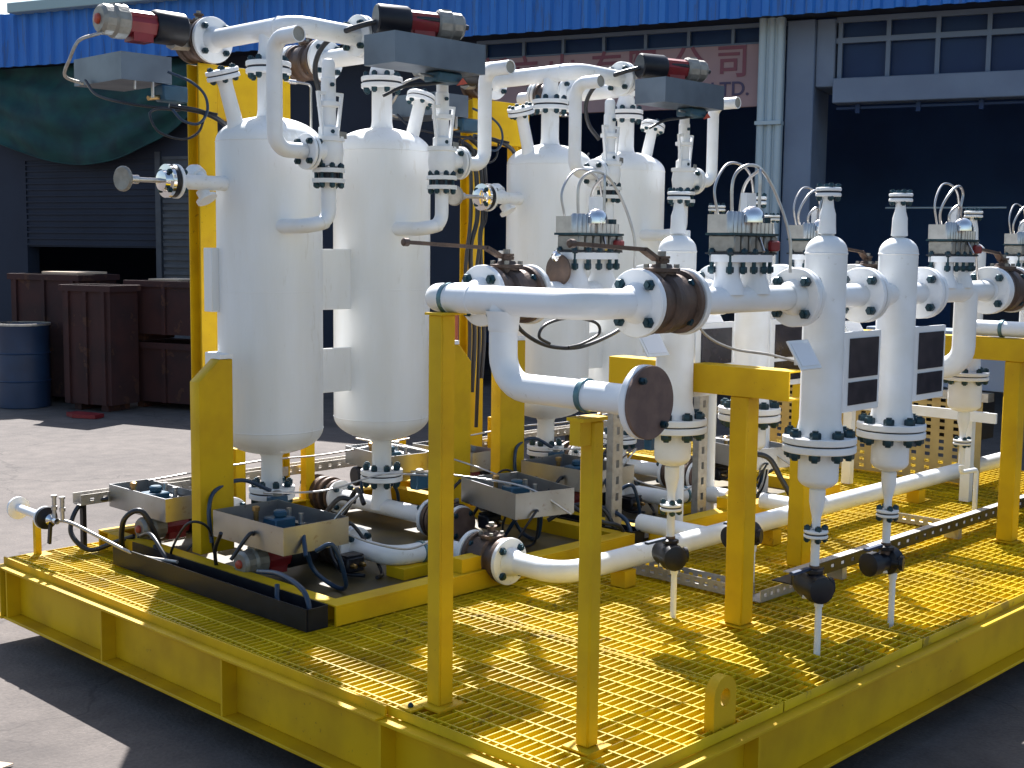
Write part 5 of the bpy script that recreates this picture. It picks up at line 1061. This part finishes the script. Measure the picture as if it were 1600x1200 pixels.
# rack at the back right
T = Thing('slotted_rack', 'stack of ochre perforated steel sheets standing behind the tall drums', 'rack', (7.9, 4.4, 0), None)
slotted_y(T, 'sheet', 3.50, 5.05, 7.90, 0.02, 0.50, rows=1, sh=0.012, material=OLIVE) if False else None
mb = MB(); x = 7.90
y0_, y1_, z0_, z1_ = 3.45, 5.05, 0.02, 0.56
cols = 17; pw = (y1_-y0_)/cols
for i in range(cols):
    a = y0_+i*pw; mb.box((x, a, z0_), (x+0.004, a+pw*0.62, z1_))
    z = z0_
    while z < z1_: mb.box((x+0.0003, a+pw*0.62, z), (x+0.0037, a+pw, min(z+0.022, z1_))); z += 0.045
T.part('perforated_sheet', mb, OLIVE)
T.part('top_rail', MB().box((7.86, 3.4, 0.565), (7.95, 5.1, 0.62)), GALV); T.part('cabinet', MB().box((7.93, 3.3, 0.63), (8.25, 4.3, 1.0)), CONC, bevel=0.004)
T.part('gap_shade_block', MB().box((7.955, 3.5, 0.30), (8.2, 5.0, 0.56)), BLACK)  # black block standing in for the shade behind the perforated sheet
T = Thing('white_rack', 'white steel channel stand with cross rail behind the lone farther drum', 'stand', (7.45, 3.34, 0))
mb = MB().box((7.42, 3.30, 0.003), (7.47, 3.36, 0.95)); T.part('upright', mb, WHITE); T.part('cross_rail', MB().box((7.40, 3.20, 0.50), (7.4195, 4.2, 0.56)).box((7.38, 3.14, 0.50), (7.3995, 3.3, 0.56)), WHITE)
T.part('upright', MB().box((7.42, 4.10, 0.003), (7.47, 4.16, 0.95)), WHITE)
T = Thing('grey_cabinet', 'plain grey sheet cabinet beside the thick yellow post at the right', 'cabinet', (8.1, 3.3, 0)); T.part('body', MB().box((7.9, 2.95, 0.30), (8.4, 3.28, 0.93)), LOUV, bevel=0.006)
for a in (7.93, 8.33): T.part('leg', MB().box((a, 3.0, 0.003), (a+0.04, 3.04, 0.2995)), LOUV)
T.part('door', MB().box((7.896, 2.97, 0.33), (7.8995, 3.26, 0.90)), LOUV)

# hoses and tubes slung around the pipe rows
hose('black hose slung under the white H-shaped header toward the first drum', [(3.40, 3.28, 1.26), (3.46, 3.28, 1.19), (3.62, 3.30, 1.13), (3.80, 3.30, 1.115), (3.98, 3.30, 1.15), (4.12, 3.30, 1.20)], 0.008)
hose('looped black hose hanging below the white H-shaped header', [(3.60, 3.27, 1.14), (3.54, 3.27, 1.17), (3.58, 3.27, 1.215), (3.72, 3.27, 1.235), (3.88, 3.28, 1.21), (3.90, 3.28, 1.165), (3.80, 3.28, 1.13), (3.72, 3.28, 1.12)], 0.006)
hose('thin steel tube sagging to the name plate left of the first near drum', [(3.72, 2.70, 1.28), (3.78, 2.68, 1.20), (3.86, 2.62, 1.15), (4.00, 2.55, 1.125), (4.09, 2.50, 1.10)], 0.005, GALV)
hose('thin steel tube bent up over the right changeover valve of the near row', [(5.52, 2.46, 1.36), (5.50, 2.46, 1.44), (5.47, 2.46, 1.52), (5.40, 2.46, 1.56), (5.30, 2.46, 1.545)], 0.005, STEEL)
hose('thick black hose curling on the grating right of the middle yellow post', [(6.02, 4.00, 0.30), (6.08, 3.96, 0.36), (6.18, 3.92, 0.33), (6.24, 3.88, 0.22), (6.28, 3.84, 0.12), (6.30, 3.80, 0.03)], 0.016)
for k, (xx, yy, zt_, rr) in enumerate(((6.00, 4.20, 1.735, 0.014), (6.72, 4.30, 1.70, 0.014))):
    T = Thing('vent_stub', ('small flange-capped white standpipe behind the changeover valve left of the downpipe', 'small flange-capped white standpipe behind the neck of the first near drum')[k], 'standpipe', (xx, yy, 0), 'small capped standpipes')
    T.part('pipe', MB().lathe([(0.030, 0.003), (0.030, zt_-0.20), (0.028, zt_-0.12), (rr, zt_-0.05), (rr, zt_-0.01)], (xx, yy, 0), Z, 16), WHITE)
    flange(T, (xx, yy, zt_), Z, R=0.048, t=0.013, n=4, gap=0.006, br=0.010, rc=0.035, ext=0.014)
for k, (xx, yy, z0_, z1_) in enumerate(((5.30, 3.90, 1.10, 1.60), (5.95, 3.55, 1.10, 1.60))):
    T = Thing('capped_tube', ('blunt white upright tube left of the near changeover valve', 'blunt white upright tube between the near changeover valve and first near drum')[k], 'tube', (xx, yy, 0), 'blunt white tubes')
    T.part('tube', MB().lathe([(0.027, 0.003), (0.027, z1_-0.004), (0.024, z1_)], (xx, yy, 0), Z, 20), WHITE)
    T.part('foot', MB().lathe([(0.05, 0.002), (0.05, 0.010)], (xx, yy, 0), Z, 20), WHITE)
for k, (xx, dz) in enumerate(((5.40, 0.0), (5.44, 0.12), (5.48, -0.1), (5.52, 0.2))):
    hose(('leftmost', 'second', 'third', 'rightmost')[k]+' black cable hanging in the bundle behind the left rear vessel', [(xx-0.10, 5.60, 2.10+dz*0.3), (xx, 5.58, 2.05), (xx+0.02*math.sin(k), 5.56, 1.7), (xx-0.03, 5.57, 1.35+dz), (xx+0.02, 5.58, 1.0), (xx, 5.58, 0.5+dz)], 0.012+0.003*(k % 2))
# the row goes on past the lone drum: another pipe with its changeover valve
index_kids()
for o in [o for o in list(COL.objects) if o.get('label', '') in ('white pipe with two upright necks, right of the drums in the far row', 'stainless changeover valve with thin tubes, right of the drums in the far row', 'CHK1', 'CHK2')]:
    c = copy_tree(o, None, V(2.33, 0, 0))
    c['label'] = 'farthest white pipe with upright necks, at the right edge' if 'pipe' in o.name else 'farthest stainless changeover valve with thin looped tubes, at the right edge'
for o in COL.objects:
    if o.get('label') and len(o['label'].split()) > 16: print('LONG', o.name, '|', o['label'])
print('objects', len(bpy.data.objects))
